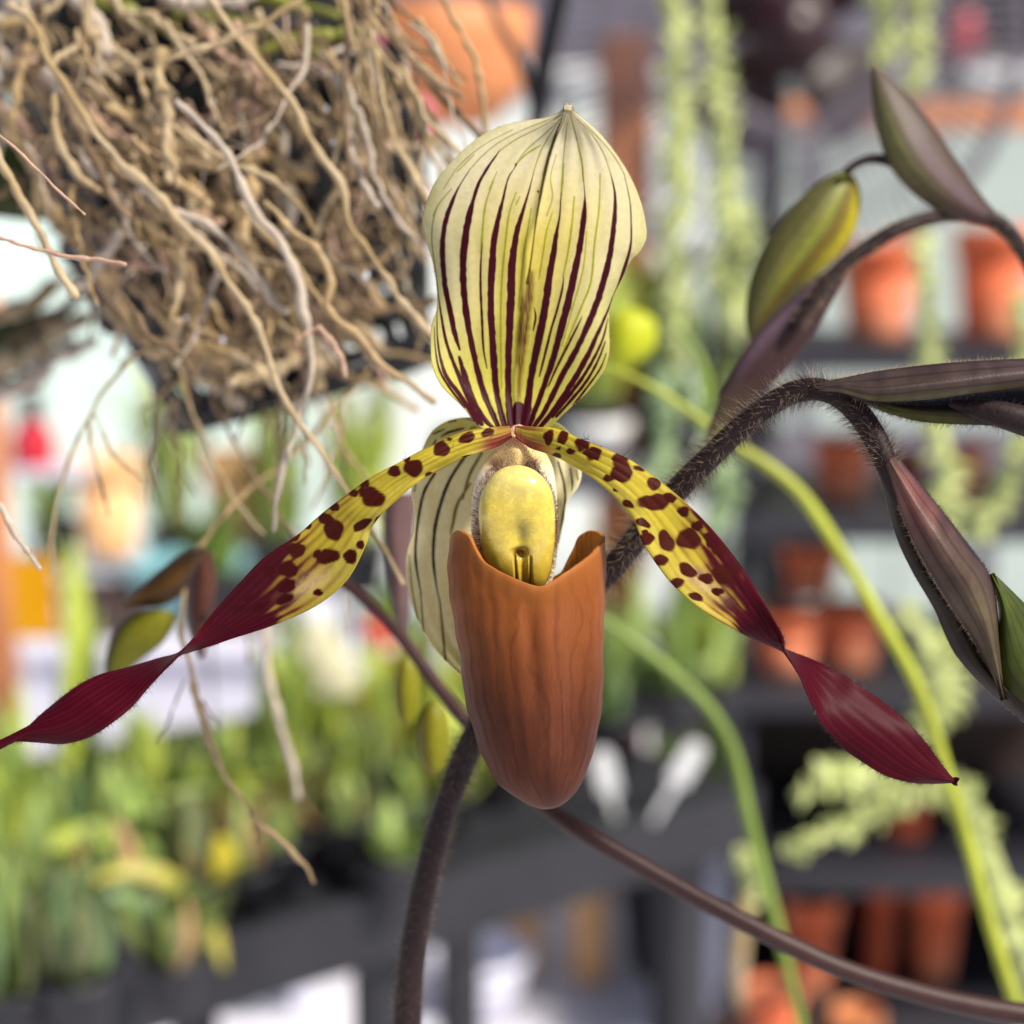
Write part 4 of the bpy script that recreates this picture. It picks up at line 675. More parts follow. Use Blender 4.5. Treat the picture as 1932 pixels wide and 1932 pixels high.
# resin shelf rack
rack = empty('shelf_rack', at(1700, 2.3, 0), 'black resin shelf rack with terracotta pots at the right', 'shelf')
SH = [float(Q(np.array(1650.), np.array(float(y)), 2.2)[2]) for y in (655, 975, 1300, 1640, 1925)]
x0 = at(1395, 2.2, 0)[0]; x1 = at(2350, 2.2, 0)[0]
for i, z in enumerate(SH):
    sh = box('shelf', np.array([x0, 2.2, z-.012]), np.array([x1, 2.62, z]), M_rack, rack); box('front_lip', np.array([x0, 2.188, z-.034]), np.array([x1, 2.1995, z+.003]), M_rack, sh)
for (xx_, Y_) in ((x0+.012, 2.21), (x0+.012, 2.60), (x1-.02, 2.21), (x1-.02, 2.60)):
    for a_, b_ in zip([0]+sorted(SH)[:-1], sorted(SH)): V, F, *_ = tube(np.array([[xx_, Y_+.01, a_+.001], [xx_, Y_+.01, b_-.013]]), .014, 12); obj('post', V, F, M_rack, rack)
V, F, *_ = tube(np.array([[at(1482, 2.6, 0)[0], 2.6, SH[2]+.001], [at(1482, 2.6, 0)[0], 2.6, SH[1]-.013]]), .016, 12); obj('post', V, F, M_rack, rack)
bp_ = box('back_board', np.array([x0, 2.625, .02]), np.array([x1, 2.64, SH[2]-.06]), M_dbrown, rack)
g = 'terracotta pots on the resin shelf rack'
pot(1640, SH[0], 2.34, 150, 178, M_terra, 'terracotta pot on the top shelf, left of its neighbour', group=g); pot(1852, SH[0], 2.34, 146, 205, M_terra, 'taller terracotta pot on the top shelf near the right edge', group=g)
pot(1588, SH[1], 2.36, 118, 110, M_terra, 'orange pot on the second shelf between the strap leaf and the drooping sepal', group=g); pot(1826, SH[1], 2.36, 66, 100, M_terra, 'small orange pot on the second shelf right of the drooping sepal', group=g); pot(1700, SH[1], 2.5, 90, 60, M_terra2, 'darker squat pot set back on the second shelf', group=g)
pot(1490, SH[2], 2.30, 136, 120, M_terra, 'pot at the left end of the third shelf behind the petal twist', group=g); pot(1612, SH[2], 2.32, 138, 122, M_terra, 'second pot from the left on the third shelf', group=g); pot(1535, SH[2]+.086, 2.42, 116, 96, M_terra, 'pot stacked behind and above the two third shelf pots', group=g)
pot(1728, SH[3], 2.34, 124, 118, M_terra2, 'dull brown pot alone on the fourth shelf', group=g)
pot(1555, SH[4], 2.30, 118, 200, M_terra, 'tall pot at the left of the bottom shelf', group=g); pot(1692, SH[4], 2.32, 66, 230, M_terra2, 'narrow tall pot in the middle of the bottom shelf', group=g); pot(1800, SH[4], 2.34, 108, 210, M_terra, 'tall pot at the right of the bottom shelf', group=g)
z5 = float(Q(np.array(1500.), np.array(1990.), 2.0)[2]); stand = empty('pot_stand', at(1520, 2.0, 0), 'low wooden stand in front of the shelf rack at the lower edge', 'stand')
box('top_board', np.array([at(1400, 1.9, 0)[0], 1.9, z5-.02]), np.array([at(1720, 1.9, 0)[0], 2.12, z5]), M_dbrown, stand)
for xx_ in (1415, 1690): box('leg', np.array([at(xx_, 1.9, 0)[0], 1.93, 0]), np.array([at(xx_, 1.9, 0)[0]+.03, 1.96, z5-.0205]), M_dbrown, stand)
pot(1484, z5, 1.98, 118, 160, M_terra, 'sunlit pot on the low stand, left of the small one', group='pots on the low stand'); pot(1655, z5, 1.98, 100, 110, M_wood, 'bright orange bowl on the low stand at the lower edge', group='pots on the low stand', soil=False)
# timber
for nm, a_, lab in (('timber_post', (1128, 60, 1222, 1900, 2.95, .09), 'orange brown timber post standing behind the hood sepal'), ('timber_post', (-60, 560, 26, 2300, 1.95, .05), 'orange timber post at the left edge')):
    p = empty(nm, at((a_[0]+a_[2])/2, a_[4], 0), lab, 'post'); o = boxq('shaft', a_[0], a_[1], a_[2], a_[3], a_[4], a_[5], M_wood, p)
bm_ = empty('timber_beam', Q(np.array(1700.), np.array(240.), 4.2), 'orange timber rail across the back at the upper right', 'beam'); boxq('rail', 1480, 188, 2250, 243, 4.2, .08, M_wood, bm_)
for xx_ in (1500, 2200): boxq('upright', xx_, 244.5, xx_+30, 1500, 4.22, .05, M_grey, bm_)
# hanging clay bowl at the top
cb = P(np.array(835.), np.array(235.), np.array(1.5)); hp = empty('hanging_clay_bowl', cb, 'big orange clay bowl hanging at the top, right of the roots', 'bowl')
w = 330*K*1.5/2; prism('bowl', cb, [(.001, .001), (w*.55, .0), (w*.9, w*.35), (w*1.0, w*.9), (w*1.02, w*1.25), (w*.97, w*1.25), (w*.9, w*.5)], M_wood, hp, 40); prism('soil', cb, [(w*.965, w*1.1), (.001, w*1.15)], M_soil, hp)
for q in range(4):
    aa = q*1.571+.4; p0 = cb+np.array([w*math.cos(aa), w*math.sin(aa), w*1.25]); V, F, *_ = tube(np.array([p0, cb+np.array([0, 0, w*5])]), .003, 6); obj('chain', V, F, M_black, hp)
# dark bent rods
for i, (pts, lab) in enumerate((([(1062,-40,40),(1040,60,40),(1022,150,40),(1012,240,36),(1000,330,30),(985,420,26)], 'thick dark bent rod coming down at the top, just above the hood sepal'), ([(905,-40,16),(940,40,18),(985,120,22),(1010,200,22)], 'thin dark rod leaning against the thick one at the top'))):
    V, F, *_ = tubepx(pts, .75, 40, 12); tag(obj('bent_rod', V, F, M_black), lab, 'rod')
# drum fan behind its wire guard
FC = Q(np.array(1480.), np.array(70.), 2.9); fan = empty('drum_fan', np.array([FC[0], FC[1], 0]), 'large drum fan with dark red blades and round wire guard', 'fan'); FR = 430*K*2.9
M_wire = mat('guard_wire', lin(104, 96, 108), rough=.5, var=.1); M_mar = mat('maroon_paint', lin(44, 12, 20), rough=.4, var=.2, nscale=20); M_dk = mat('dark_motor', lin(22, 20, 26), rough=.4, var=.2, nscale=20); M_red = mat('red_plastic', lin(190, 30, 50), rough=.4, var=.1)
t = np.linspace(0, 1, 8); pth = np.stack([FR*(.36+.64*t), -.09*np.cos(t*1.5), 0*t], -1); V, F, *_ = tube(pth, .0030, 5); wm = None
for k in range(110):
    if wm is None: o = obj('guard_wire', V, F, M_wire, None, loc=(0, 0, 0)); wm = o.data
    else: o = obj('guard_wire', None, None, None, mesh=wm)
    o.parent = fan; o.location = (FC-np.array([FC[0], FC[1], 0])).tolist(); o.rotation_euler = (0, k*2*np.pi/110, 0)
for rr2, yy2, wd in ((FR, 0, .012), (FR*.6, -.055, .004), (FR*.36, -.078, .006), (FR*.8, -.03, .003)):
    A = np.linspace(0, 2*np.pi, 97); V, F, *_ = tube(FC+np.stack([rr2*np.cos(A), yy2+0*A, rr2*np.sin(A)], -1), wd, 6, False); obj('guard_ring', V, F, M_wire, fan)
for k in range(4):
    u = np.linspace(0, 1, 14)[:, None]; v = np.linspace(-.5, .5, 9)[None]; aa = k*np.pi/2+.95+v*(1.45-.5*u); rr2 = FR*(.12+.40*u)+0*v; X = FC+np.stack([rr2*np.cos(aa), .02+v*.07*(1-.3*u), rr2*np.sin(aa)], -1); V, F = solid(X, .003); obj('fan_blade', V, F, M_mar, fan)
prism_rot = lambda nm, y0, prof, m: obj(nm, (lambda X: X.reshape(-1, 3))(np.stack([np.stack([r_*np.cos(np.linspace(0, 6.283, 28, endpoint=False)), y0+z_+0*np.linspace(0, 1, 28), r_*np.sin(np.linspace(0, 6.283, 28, endpoint=False))], -1) for r_, z_ in prof]))+FC, gridfaces(len(prof), 28, True), m, fan)
prism_rot('motor', .0, [(.001, -.06), (.04, -.055), (.055, -.02), (.06, .02), (.06, .12), (.001, .13)], M_dk); prism_rot('hub_cap', -.105, [(.001, -.004), (.035, -.002), (.042, .01), (.001, .012)], M_mar); prism_rot('shroud', -.085, [(.045, .0), (.06, .002), (.07, .012), (.075, .03), (.075, .12), (.001, .13)], M_mar)
V, F, *_ = tube(np.array([[FC[0], FC[1]+.1, .03], [FC[0], FC[1]+.1, FC[2]-.078]]), .025, 12); obj('stand_pole', V, F, M_dk, fan); prism('stand_base', [FC[0], FC[1]+.1, 0], [(.001, .035), (.2, .03), (.24, .01), (.24, .0)], M_dk, fan)
# black machine box with red knob at top right
mb = empty('wall_heater', Q(np.array(1890.), np.array(90.), 3.6), 'black box with a red round knob at the top right corner', 'heater'); boxq('casing', 1842, -60, 2080, 88, 3.6, .2, M_dk, mb); boxq('bracket', 1782, -80, 1822, 175, 3.62, .06, M_dk, mb)
kc = Q(np.array(1822.), np.array(62.), 3.58); A = np.linspace(0, 6.283, 20, endpoint=False); X = np.stack([kc+np.stack([r_*np.cos(A), z_+0*A, r_*1.5*np.sin(A)], -1) for r_, z_ in ((.001, -.02), (.028, -.018), (.034, 0), (.034, .03))]); obj('knob', X.reshape(-1, 3), gridfaces(4, 20, True), M_red, mb)
# ---- benches
def bench(A_, B_, back, z, nslat, name, label, m, fascia=.05):
    A_ = np.array(A_, float); B_ = np.array(B_, float); e = (B_-A_)/np.linalg.norm(B_-A_); nrm = np.array([-e[1], e[0], 0]); bo = empty(name, [*((A_+B_)/2)[:2], 0], label, 'bench')
    def slab(nm, s0, s1, t0, t1, z0, z1, par=bo):
        c = [(s0, t0), (s1, t0), (s1, t1), (s0, t1)]; V = [A_+e*s+nrm*t_+np.array([0, 0, zz-A_[2]]) for zz in (z0, z1) for s, t_ in c]
        return obj(nm, np.array(V), [[3, 2, 1, 0], [4, 5, 6, 7], [0, 1, 5, 4], [1, 2, 6, 5], [2, 3, 7, 6], [3, 0, 4, 7]], m, par, smooth=False)
    L = np.linalg.norm(B_-A_)
    for i in range(nslat): slab('slat', .0, L, .012+i*(back/nslat), .012+(i+.72)*(back/nslat), z-.012, z)
    slab('fascia', -.01, L+.01, 0, .0105, z-fascia, z+.004); slab('fascia', -.01, L+.01, back+.014, back+.026, z-fascia, z+.004)
    for s in (.05, L*.52, L-.06):
        for t_ in (.03, back-.05): slab('leg', s, s+.035, t_, t_+.035, 0, z-.0125)
    return bo
M_bench = mat('charcoal_mesh', lin(32, 32, 38), rough=.6, var=.25, nscale=30, bump=.3, bscale=100)
zb = .75; bA = G(np.array(-330.), np.array(1985.), zb); bB = G(np.array(1420.), np.array(1492.), zb)
bench(bA, bB, .44, zb, 15, 'plant_bench', 'charcoal slatted bench carrying leafy plants at the lower left', M_bench, .055)
M_lav = mat('white_laminate', lin(212, 212, 228), rough=.4, var=.05, nscale=5)
zt_ = float(Q(np.array(300.), np.array(1215.), 2.35)[2]); tab = empty('white_table', at(260, 2.6, 0), 'white table with a tall white front panel at the back left', 'table')
xa, xb = at(-250, 2.35, 0)[0], at(600, 2.35, 0)[0]; box('table_top', np.array([xa, 2.35, zt_-.03]), np.array([xb, 3.1, zt_]), M_lav, tab); box('front_panel', np.array([xa+.02, 2.37, .1]), np.array([xb-.02, 2.385, zt_-.0305]), M_lav, tab)
for s in (xa+.03, xb-.07): box('leg', np.array([s, 2.42, 0]), np.array([s+.04, 2.46, zt_-.0305]), M_lav, tab); box('leg', np.array([s, 3.0, 0]), np.array([s+.04, 3.04, zt_-.0305]), M_lav, tab)
zc = .84; mid = bench((-.15, 2.75, zc), (1.0, 2.75, zc), .5, zc, 12, 'plant_bench', 'grey slatted bench with potted greens behind the pouch', M_grey, .05)
M_teal = mat('teal_plastic', lin(150, 206, 214), rough=.4, var=.06); M_tray = mat('brown_tray', lin(78, 62, 58), rough=.6, var=.2); M_yel = mat('yellow_card', lin(250, 196, 0), rough=.5, var=.04, transl=.5); M_peach = mat('peach_pot', lin(240, 186, 130), rough=.7, var=.12, nscale=12); M_blue = mat('teal_pot', lin(20, 92, 104), rough=.4, var=.1)
def binq(name, x, w, h, z, Y, m, label, cat):
    d = Y/math.cos(TILT); W_ = w*K*d; H = h*K*d; c = at(x, Y, z); b = empty(name, c, label, cat)
    q = lambda sx, zz: [c+np.array([sx*W_*a_, sx*W_*.7*b_, zz]) for a_, b_ in ((-.5, -.5), (.5, -.5), (.5, .5), (-.5, .5))]
    V = q(.84, 0)+q(1, H)+q(.94, H)+q(.8, .006); F = [[3, 2, 1, 0]]+[[i, (i+1) % 4, 4+(i+1) % 4, 4+i] for i in range(4)]+[[4+i, 4+(i+1) % 4, 8+(i+1) % 4, 8+i] for i in range(4)]+[[8+i, 8+(i+1) % 4, 12+(i+1) % 4, 12+i] for i in range(4)]+[[12, 13, 14, 15]]
    obj('tub', np.array(V), F, m, b, smooth=False); V2 = q(1.06, H-.012)+q(1.06, H+.001)+q(1.001, H+.001)+q(1.001, H-.012); obj('lip', np.array(V2), [[i+4*k, (i+1) % 4+4*k, (i+1) % 4+4*((k+1) % 4), i+4*((k+1) % 4)] for k in range(4) for i in range(4)], m, b, smooth=False); return b
binq('storage_bin', 356, 190, 120, zt_, 2.5, M_teal, 'pale teal plastic bin on the white table', 'bin'); binq('planting_tray', 200, 170, 90, zt_, 2.42, M_tray, 'dark brown tray left of the teal bin', 'tray'); binq('planting_tray', 470, 120, 60, zt_, 2.45, M_tray, 'dark tray at the right end of the white table, right of the teal bin', 'tray')
pot(205, zt_+.08, 2.62, 130, 190, M_peach, 'peach coloured pot standing behind the dark brown tray', soil=True); pot(440, zt_, 2.75, 110, 260, M_peach, 'tall peach pot behind the teal bin')
ycard = empty('yellow_sticky_card', at(62, 1.9, .75), 'bright yellow sticky trap card at the left edge', 'card'); boxq('card', 22, 1052, 104, 1205, 1.7, .003, M_yel, ycard); boxq('stake', 60, 1207, 66, 1640, 1.702, .002, M_white, ycard)
rb = empty('red_watering_bottle', at(62, 2.5, zt_), 'red bottle with a dark red neck near the left edge', 'bottle'); c = Q(np.array(64.), np.array(885.), 2.5); prism('body', c, [(.001, 0), (.030, .0), (.034, .01), (.034, .055), (.018, .075), (.018, .076)], M_red, rb); prism('neck', c, [(.018, .077), (.014, .10), (.020, .105), (.020, .12), (.001, .121)], M_mar, rb); boxq('ledge', -40, 886, 150, 905, 2.46, .09, M_lav, rb)
wt = at(1120, 2.85, zc); wp = empty('white_bowl', wt, 'white bowl on the grey bench, right beside the base of the hood sepal', 'bowl'); prism('bowl', wt, [(.001, 0), (.035, 0), (.062, .05), (.067, .075), (.060, .075), (.03, .01)], M_white, wp)
# white things on the floor under the bench
for i, (x, y0_, w_, h_, Y_, lab) in enumerate(((1360, 1560, 150, 430, 2.35, 'tall white bucket right of the dark bench, under the slanting stem'), (900, 1760, 200, 120, 2.45, 'low white tub on the floor beneath the bench'), (1240, 1640, 130, 160, 2.75, 'small white bucket behind the tall one'))):
    d = Y_/math.cos(TILT); W_ = w_*K*d/2; H = h_*K*d; c = at(x, Y_, 0); b = empty('bucket', c, lab, 'bucket', 'white buckets on the floor'); prism('tub', c, [(.001, .001), (W_*.8, 0), (W_, H), (W_*.95, H), (W_*.76, .008)], M_lav, b); prism('lip', c, [(W_*1.002, H-.02), (W_*1.06, H-.015), (W_*1.06, H+.002), (W_*.96, H+.002)], M_lav, b)
for i, (x, Y_) in enumerate(((985, 2.6), (1120, 2.55), (1345, 2.9))): pot(x, 0.0 if i < 2 else .0, Y_, 100, 330-40*i, M_peach, ('peach pot on the floor left of the bench leg', 'peach pot on the floor just right of the bench leg', 'peach pot on the floor behind the tall white bucket')[i], group='peach pots on the floor')
# ---- leafy plants
def lm(n, c, tr=.35): return mat(n, c, rough=.45, transl=tr, var=.22, nscale=40)
ML = {'tan': lm('dry_leaf', lin(190, 150, 104), .2), 'lime': lm('lime_leaf', lin(204, 216, 96)), 'pale': lm('pale_leaf', lin(196, 216, 132)), 'green': lm('green_leaf', lin(152, 174, 84)), 'blue': lm('bluish_leaf', lin(136, 164, 112)), 'yellow': lm('yellow_leaf', lin(222, 208, 54)), 'dull': lm('dull_leaf', lin(124, 132, 88)), 'deep': lm('deep_leaf', lin(84, 124, 44))}
def leaf_mesh(L, w, droop, fold=.25, n=10, nu=5, twist=0, taper=1.0):
    t = np.linspace(0, 1, n)[:, None]; u = np.linspace(-1, 1, nu)[None]; wid = w/2*np.sin(np.pi*np.clip(.12+.88*t**taper, 0, 1))**.7
    ang = -droop*t; x = L*(np.cumsum(np.cos(np.pi/2+ang), axis=0)/n); z = L*(np.cumsum(np.sin(np.pi/2+ang), axis=0)/n); x = -x
    X = np.stack([x+0*u, wid*u+twist*t*t, z+abs(u)*wid*fold], -1); V, F = solid(X, .0009); return V, F
LC = {}
def leafobj(base, az, L, w, lean, droop, mk, parent):
    key = (round(droop, 1), mk)
    if key not in LC:
        V, F = leaf_mesh(1.0, .14, key[0]); me = bpy.data.meshes.new('leaf'); me.from_pydata(V.tolist(), [], F.tolist()); me.polygons.foreach_set('use_smooth', [True]*len(me.polygons)); me.materials.append(ML[mk]); LC[key] = me
    o = bpy.data.objects.new('leaf', LC[key]); C.objects.link(o); o.parent = parent; o.location = (np.asarray(base)-org(parent)).tolist(); o.rotation_euler = (0, lean, az); o.scale = (L, w/.14, L); return o
M_bpot = mat('black_pot', lin(40, 40, 46), rough=.5, var=.2)
def clump(x, y, n, L, w, mk, label, z=zb, spread=1.0, droop=1.3, seed=0, kinds=None, group='leafy plants on the slatted bench', potw=.05, cat='plant'):
    r = np.random.default_rng(seed+int(x)*7+int(y)); c = G(np.array(float(x)), np.array(float(y)), z); p = empty('potted_plant', c, label, cat, group)
    prism('pot', c, [(.001, .001), (potw*.36, 0), (potw*.5, potw*.8), (potw*.54, potw*.8), (potw*.54, potw*.9), (potw*.48, potw*.9), (potw*.47, potw*.75), (.001, potw*.75)], M_bpot, p, 16)
    n = int(n*1.7); w = w*.62
    for i in range(n): leafobj(c+np.array([r.normal()*potw*.15, r.normal()*potw*.15, potw*.7]), r.uniform(0, 6.283), L*r.uniform(.4, 1.15), w*r.uniform(.5, 1.3), spread*r.uniform(.1, 1), round(droop*r.uniform(.3, 1.3), 1), (kinds or [mk])[r.integers(0, len(kinds or [mk]))], p)
    return p
clump(170, 1640, 5, .225, .034, 'lime', 'tall plant with broad lime strap leaves near the left edge', spread=.12, droop=.25, kinds=['lime', 'pale'])
clump(285, 1640, 14, .10, .026, 'lime', 'lime plant with short broad leaves right of the tall strap leaved one', kinds=['lime', 'green']); clump(250, 1780, 9, .10, .03, 'lime', 'plant with arching yellow leaves at the lower left', spread=1.3, droop=1.8, kinds=['pale', 'lime', 'green'])
clump(235, 1840, 16, .09, .018, 'blue', 'bluish green plant below the arching yellow leaves', spread=1.1, droop=1.4, kinds=['blue', 'blue', 'green', 'tan']); clump(10, 1790, 12, .15, .025, 'green', 'green plant cut by the left edge near the bottom', spread=.5, kinds=['green', 'lime', 'pale'])
clump(60, 1880, 8, .07, .02, 'dull', 'dull olive plant in the lower left corner', kinds=['dull', 'green'])
clump(520, 1530, 14, .12, .022, 'green', 'bright green plant right of the long hanging root', kinds=['lime', 'green']); clump(600, 1500, 12, .13, .02, 'lime', 'green plant under the cream flower', kinds=['green', 'lime']); clump(710, 1500, 16, .14, .024, 'lime', 'lime green plant left of the main stem, behind the olive buds', kinds=['lime', 'lime', 'green', 'yellow'])
clump(800, 1480, 14, .14, .022, 'lime', 'yellowish plant just left of the pouch', kinds=['lime', 'green', 'yellow']); clump(640, 1640, 9, .07, .03, 'yellow', 'low pale leafed plant left of the main stem below the white labels', kinds=['dull', 'pale', 'green', 'tan'], spread=1.2, droop=1.6); clump(520, 1690, 9, .06, .022, 'dull', 'low olive plant below the tip of the long root', kinds=['dull', 'green', 'tan'], spread=1.2)
clump(760, 1620, 8, .06, .02, 'dull', 'small dull plant nearest the main stem on its left side', kinds=['dull', 'green'])
clump(120, 1780, 12, .10, .03, 'pale', 'pale green plant low at the left, right of the one cut by the edge', spread=.9, kinds=['pale', 'green', 'blue']); clump(340, 1760, 10, .08, .026, 'green', 'green plant right of the arching yellow leaves', spread=1.1, kinds=['green', 'dull', 'yellow'])
clump(150, 1960, 10, .08, .026, 'blue', 'bluish plant at the bottom edge of the bench on the left', spread=1.1, kinds=['blue', 'dull'])
xl_ = ['lime plant just below the twist of the left petal', 'low green plant in front of the one under the cream flower', 'small pale plant beside the end of the arching yellow leaf', 'green plant at the left edge above the bottom corner', 'olive and tan plant near the bottom edge left of the arching leaf', 'low mixed plant at the tip of the long hanging root', 'pale plant between the two middle rows of the bench', 'low green plant near the bench front, left of the main stem', 'yellowish plant on the bench right behind the main stem', 'green plant directly below the pouch tip, on the bench', 'low pale plant at the bench front just left of the main stem']
for i, (x, y, k, L_) in enumerate([(100,1720,['lime','pale','green'],.11),(350,1640,['green','lime','dull'],.09),(470,1720,['pale','dull','tan'],.07),(40,1960,['green','blue','dull'],.10),(330,1900,['dull','tan','green'],.08),(560,1620,['green','dull','tan','lime'],.08),(440,1600,['lime','pale'],.09),(690,1560,['green','lime','dull'],.08),(850,1570,['lime','yellow','green'],.10),(940,1520,['green','lime','pale'],.10),(740,1700,['pale','dull','green'],.06)]): clump(x, y, 16, L_, .022, k[0], xl_[i], kinds=k, seed=i+40, spread=1.35, droop=1.7, potw=.04)
labs = ['green plant on the bench right of the pouch tip', 'pale green plant between the pouch and the white labels', 'green plant behind the two white labels', 'pale plant at the far end of the bench', 'deep green plant in the back row near the bench end', 'mixed green plant directly behind the pouch', 'leafy plant behind the pouch, left one', 'plant at the back of the bench under the red flower', 'back row plant left of the cream flower']
for i, (x, y, k) in enumerate([(1150,1440,['green','blue']),(1190,1370,['pale','green']),(1270,1385,['green','deep']),(1350,1370,['pale','lime']),(1300,1320,['deep','green']),(1060,1440,['green','lime']),(930,1450,['green','lime']),(740,1380,['green','lime','deep']),(560,1400,['green','lime'])]): clump(x, y, 14, .12, .02, k[0], labs[i], kinds=k, seed=i, spread=.8)
labs = ['pale leafy plant on the grey bench under the white bowl', 'green plant on the grey bench behind the right petal', 'pale plant on the grey bench at its right end', 'fresh green plant on the grey bench left of the timber post']
for i, (x, k) in enumerate([(1110, ['pale', 'lime']), (1250, ['pale', 'green']), (1370, ['pale', 'blue']), (1040, ['lime', 'green'])]):
    c = at(x, 2.85+.1*(i % 2), zc); y_ = 966+((-(c[2]-CAM[2]))/c[1]-math.tan(TILT))/(1+((-(c[2]-CAM[2]))/c[1])*math.tan(TILT))/K; clump(x, y_, 22, .30, .05, k[0], labs[i], z=zc, kinds=k, seed=i, group='plants on the grey bench', potw=.12)
labs = ['pale green plant on the floor left of the rack, in front of the grey bench']
for i, (x, Y_) in enumerate(((1290, 2.6),)):
    c = at(x, Y_, 0); tn = (CAM[2]-0)/Y_; y_ = 966+(tn-math.tan(TILT))/(1+tn*math.tan(TILT))/K; clump(x, y_, 30, .62, .06, 'pale', labs[i], z=0.0, kinds=['pale', 'green', 'lime'], seed=i, group='tall plants on the floor', potw=.25, spread=.5)
# bright leaves seen through the roots on the left, growing from pots on the white table
labs = ['light green plant on the white table behind the basket, middle', 'fresh green plant on the white table right of the teal bin', 'light green plant at the left end of the white table', 'dark leaved small plant beside the teal bin']
for i, (x, Y_, L, k) in enumerate(((330, 2.8, .34, ['pale', 'lime']), (520, 2.7, .36, ['lime', 'green', 'pale']), (110, 2.9, .16, ['pale', 'green']), (410, 2.45, .16, ['deep', 'green']))):
    tn = (CAM[2]-zt_)/Y_; y_ = 966+(tn-math.tan(TILT))/(1+tn*math.tan(TILT))/K; clump(x, y_, 16, L, .05, 'pale', labs[i], z=zt_, kinds=k, seed=i, group='plants on the white table', potw=.1, spread=.5)
clump(680, 1120, 18, .34, .05, 'lime', 'bright green plant standing between the two benches behind the basket', z=zt_, kinds=['lime', 'pale', 'green'], potw=.1, spread=.5, group='plants on the white table')
# plant labels, cream and red flowers, teal pot
for i, (x, y, w_, h_, rz, lab) in enumerate(((484, 1478, 42, 64, -.15, 'white plant label left of the other, below the cream flower'), (662, 1432, 42, 74, 0, 'round topped white plant label left of the main stem'), (1152, 1450, 40, 92, -.22, 'white plant label nearest the pouch on its right'), (1275, 1430, 40, 96, .5, 'tilted white plant label right of the straight one'), (745, 1668, 30, 40, .3, 'small clear label touching the main stem'))):
    Y_ = 1.32; c = Q(np.array(float(x)), np.array(float(y+h_/2)), Y_); s = K*Y_; A = np.linspace(0, np.pi, 9); out = [(-.5*w_*s, 0), (.5*w_*s, 0)]+[(.5*w_*s*math.cos(a_), (h_-.5*w_)*s+.5*w_*s*math.sin(a_)) for a_ in A]; n_ = len(out)
    sk = [(-.14*w_*s, -.05), (.14*w_*s, -.05)]; V = [c+np.array([px_*math.cos(rz)+pz_*math.sin(rz), yy_, -px_*math.sin(rz)+pz_*math.cos(rz)]) for yy_ in (0, .0012) for px_, pz_ in out]
    F = [list(range(n_)), list(range(n_, 2*n_))[::-1]]+[[k_, n_+k_, n_+(k_+1) % n_, (k_+1) % n_] for k_ in range(n_)]
    tg = empty('plant_label', c, lab, 'label', 'white plant labels'); obj('face', np.array(V), F, M_white, tg, smooth=False); V = [c+np.array([px_*math.cos(rz)+pz_*math.sin(rz), yy_, -px_*math.sin(rz)+pz_*math.cos(rz)]) for yy_ in (0.0, .0012) for px_, pz_ in ((-.003, -.0005), (.003, -.0005), (.001, -.06), (-.001, -.06))]; obj('stake', np.array(V), [[0, 1, 2, 3], [7, 6, 5, 4], [0, 4, 5, 1], [1, 5, 6, 2], [2, 6, 7, 3], [3, 7, 4, 0]], M_white, tg, smooth=False)
M_cream = mat('cream_petal', lin(238, 232, 196), rough=.5, transl=.3, var=.05); M_pink = mat('pink_petal', lin(246, 120, 160), rough=.5, transl=.3, var=.1); M_pw = mat('pale_pink_petal', lin(250, 214, 224), rough=.5, transl=.3, var=.08); M_coral = mat('coral_petal', lin(232, 70, 80), rough=.5, transl=.3, var=.1)
def flower_(name, label, pts, D, cat='flower', stemto=None):
    p = empty(name, P(np.array(float(pts[0][0])), np.array(float(pts[0][1])), np.array(D)), label, cat)
    for (x, y, w_, h_, a_, m) in pts:
        A = np.linspace(0, 6.283, 20, endpoint=False)[None]; ph = np.linspace(.04, np.pi-.04, 10)[:, None]; gx_ = np.sin(ph)*np.cos(A)*w_/2; gy_ = (np.cos(ph)+0*A)*h_/2; X = x+gx_*math.cos(a_)-gy_*math.sin(a_); Yp = y+gx_*math.sin(a_)+gy_*math.cos(a_); dz_ = np.sin(ph)*np.sin(A)*min(w_, h_)*.15*K*D; Wd = P(X, Yp, D+dz_); obj('petal', Wd.reshape(-1, 3), gridfaces(10, 20, True), m, p)
    if stemto: V, F, *_ = tubepx(stemto, D, 20, 8); obj('stem', V, F, ML['green'], p)
    return p
flower_('cream_flower', 'cream slipper flower left of the olive buds', [(605,1215,60,90,.2,M_cream),(625,1262,80,90,-.3,M_cream),(640,1300,76,30,0,M_cream),(580,1210,30,80,.3,M_cream)], 1.3, stemto=[(640,1300,8),(660,1380,9),(670,1480,10)])
flower_('red_flower', 'small red flower right of the cream one', [(700,1185,40,36,.3,M_coral),(722,1205,40,34,-.4,M_coral),(728,1225,34,24,0,M_pw)], 1.35, stemto=[(715,1210,7),(730,1300,8),(735,1440,9)])
flower_('pink_orchid_flower', 'pink and white flowers peeking between the roots and the clay bowl', [(775,215,84,70,.2,M_pink),(740,190,60,40,.4,M_pink),(728,270,26,150,-.35,M_pw),(752,320,24,110,-.25,M_pw),(712,80,50,110,.0,M_pink),(800,262,50,40,.5,M_coral),(780,400,90,110,.3,M_pw),(740,440,50,110,0,M_cream)], .95, stemto=[(760,330,8),(770,520,8),(772,720,9)])
pot(618, zb, 1.38, 60, 66, M_blue, 'small dark teal pot between the two white labels', soil=False)
arch_ = [o_ for o_ in bpy.data.objects if o_.get('label') == 'plant with arching yellow leaves at the lower left'][0]
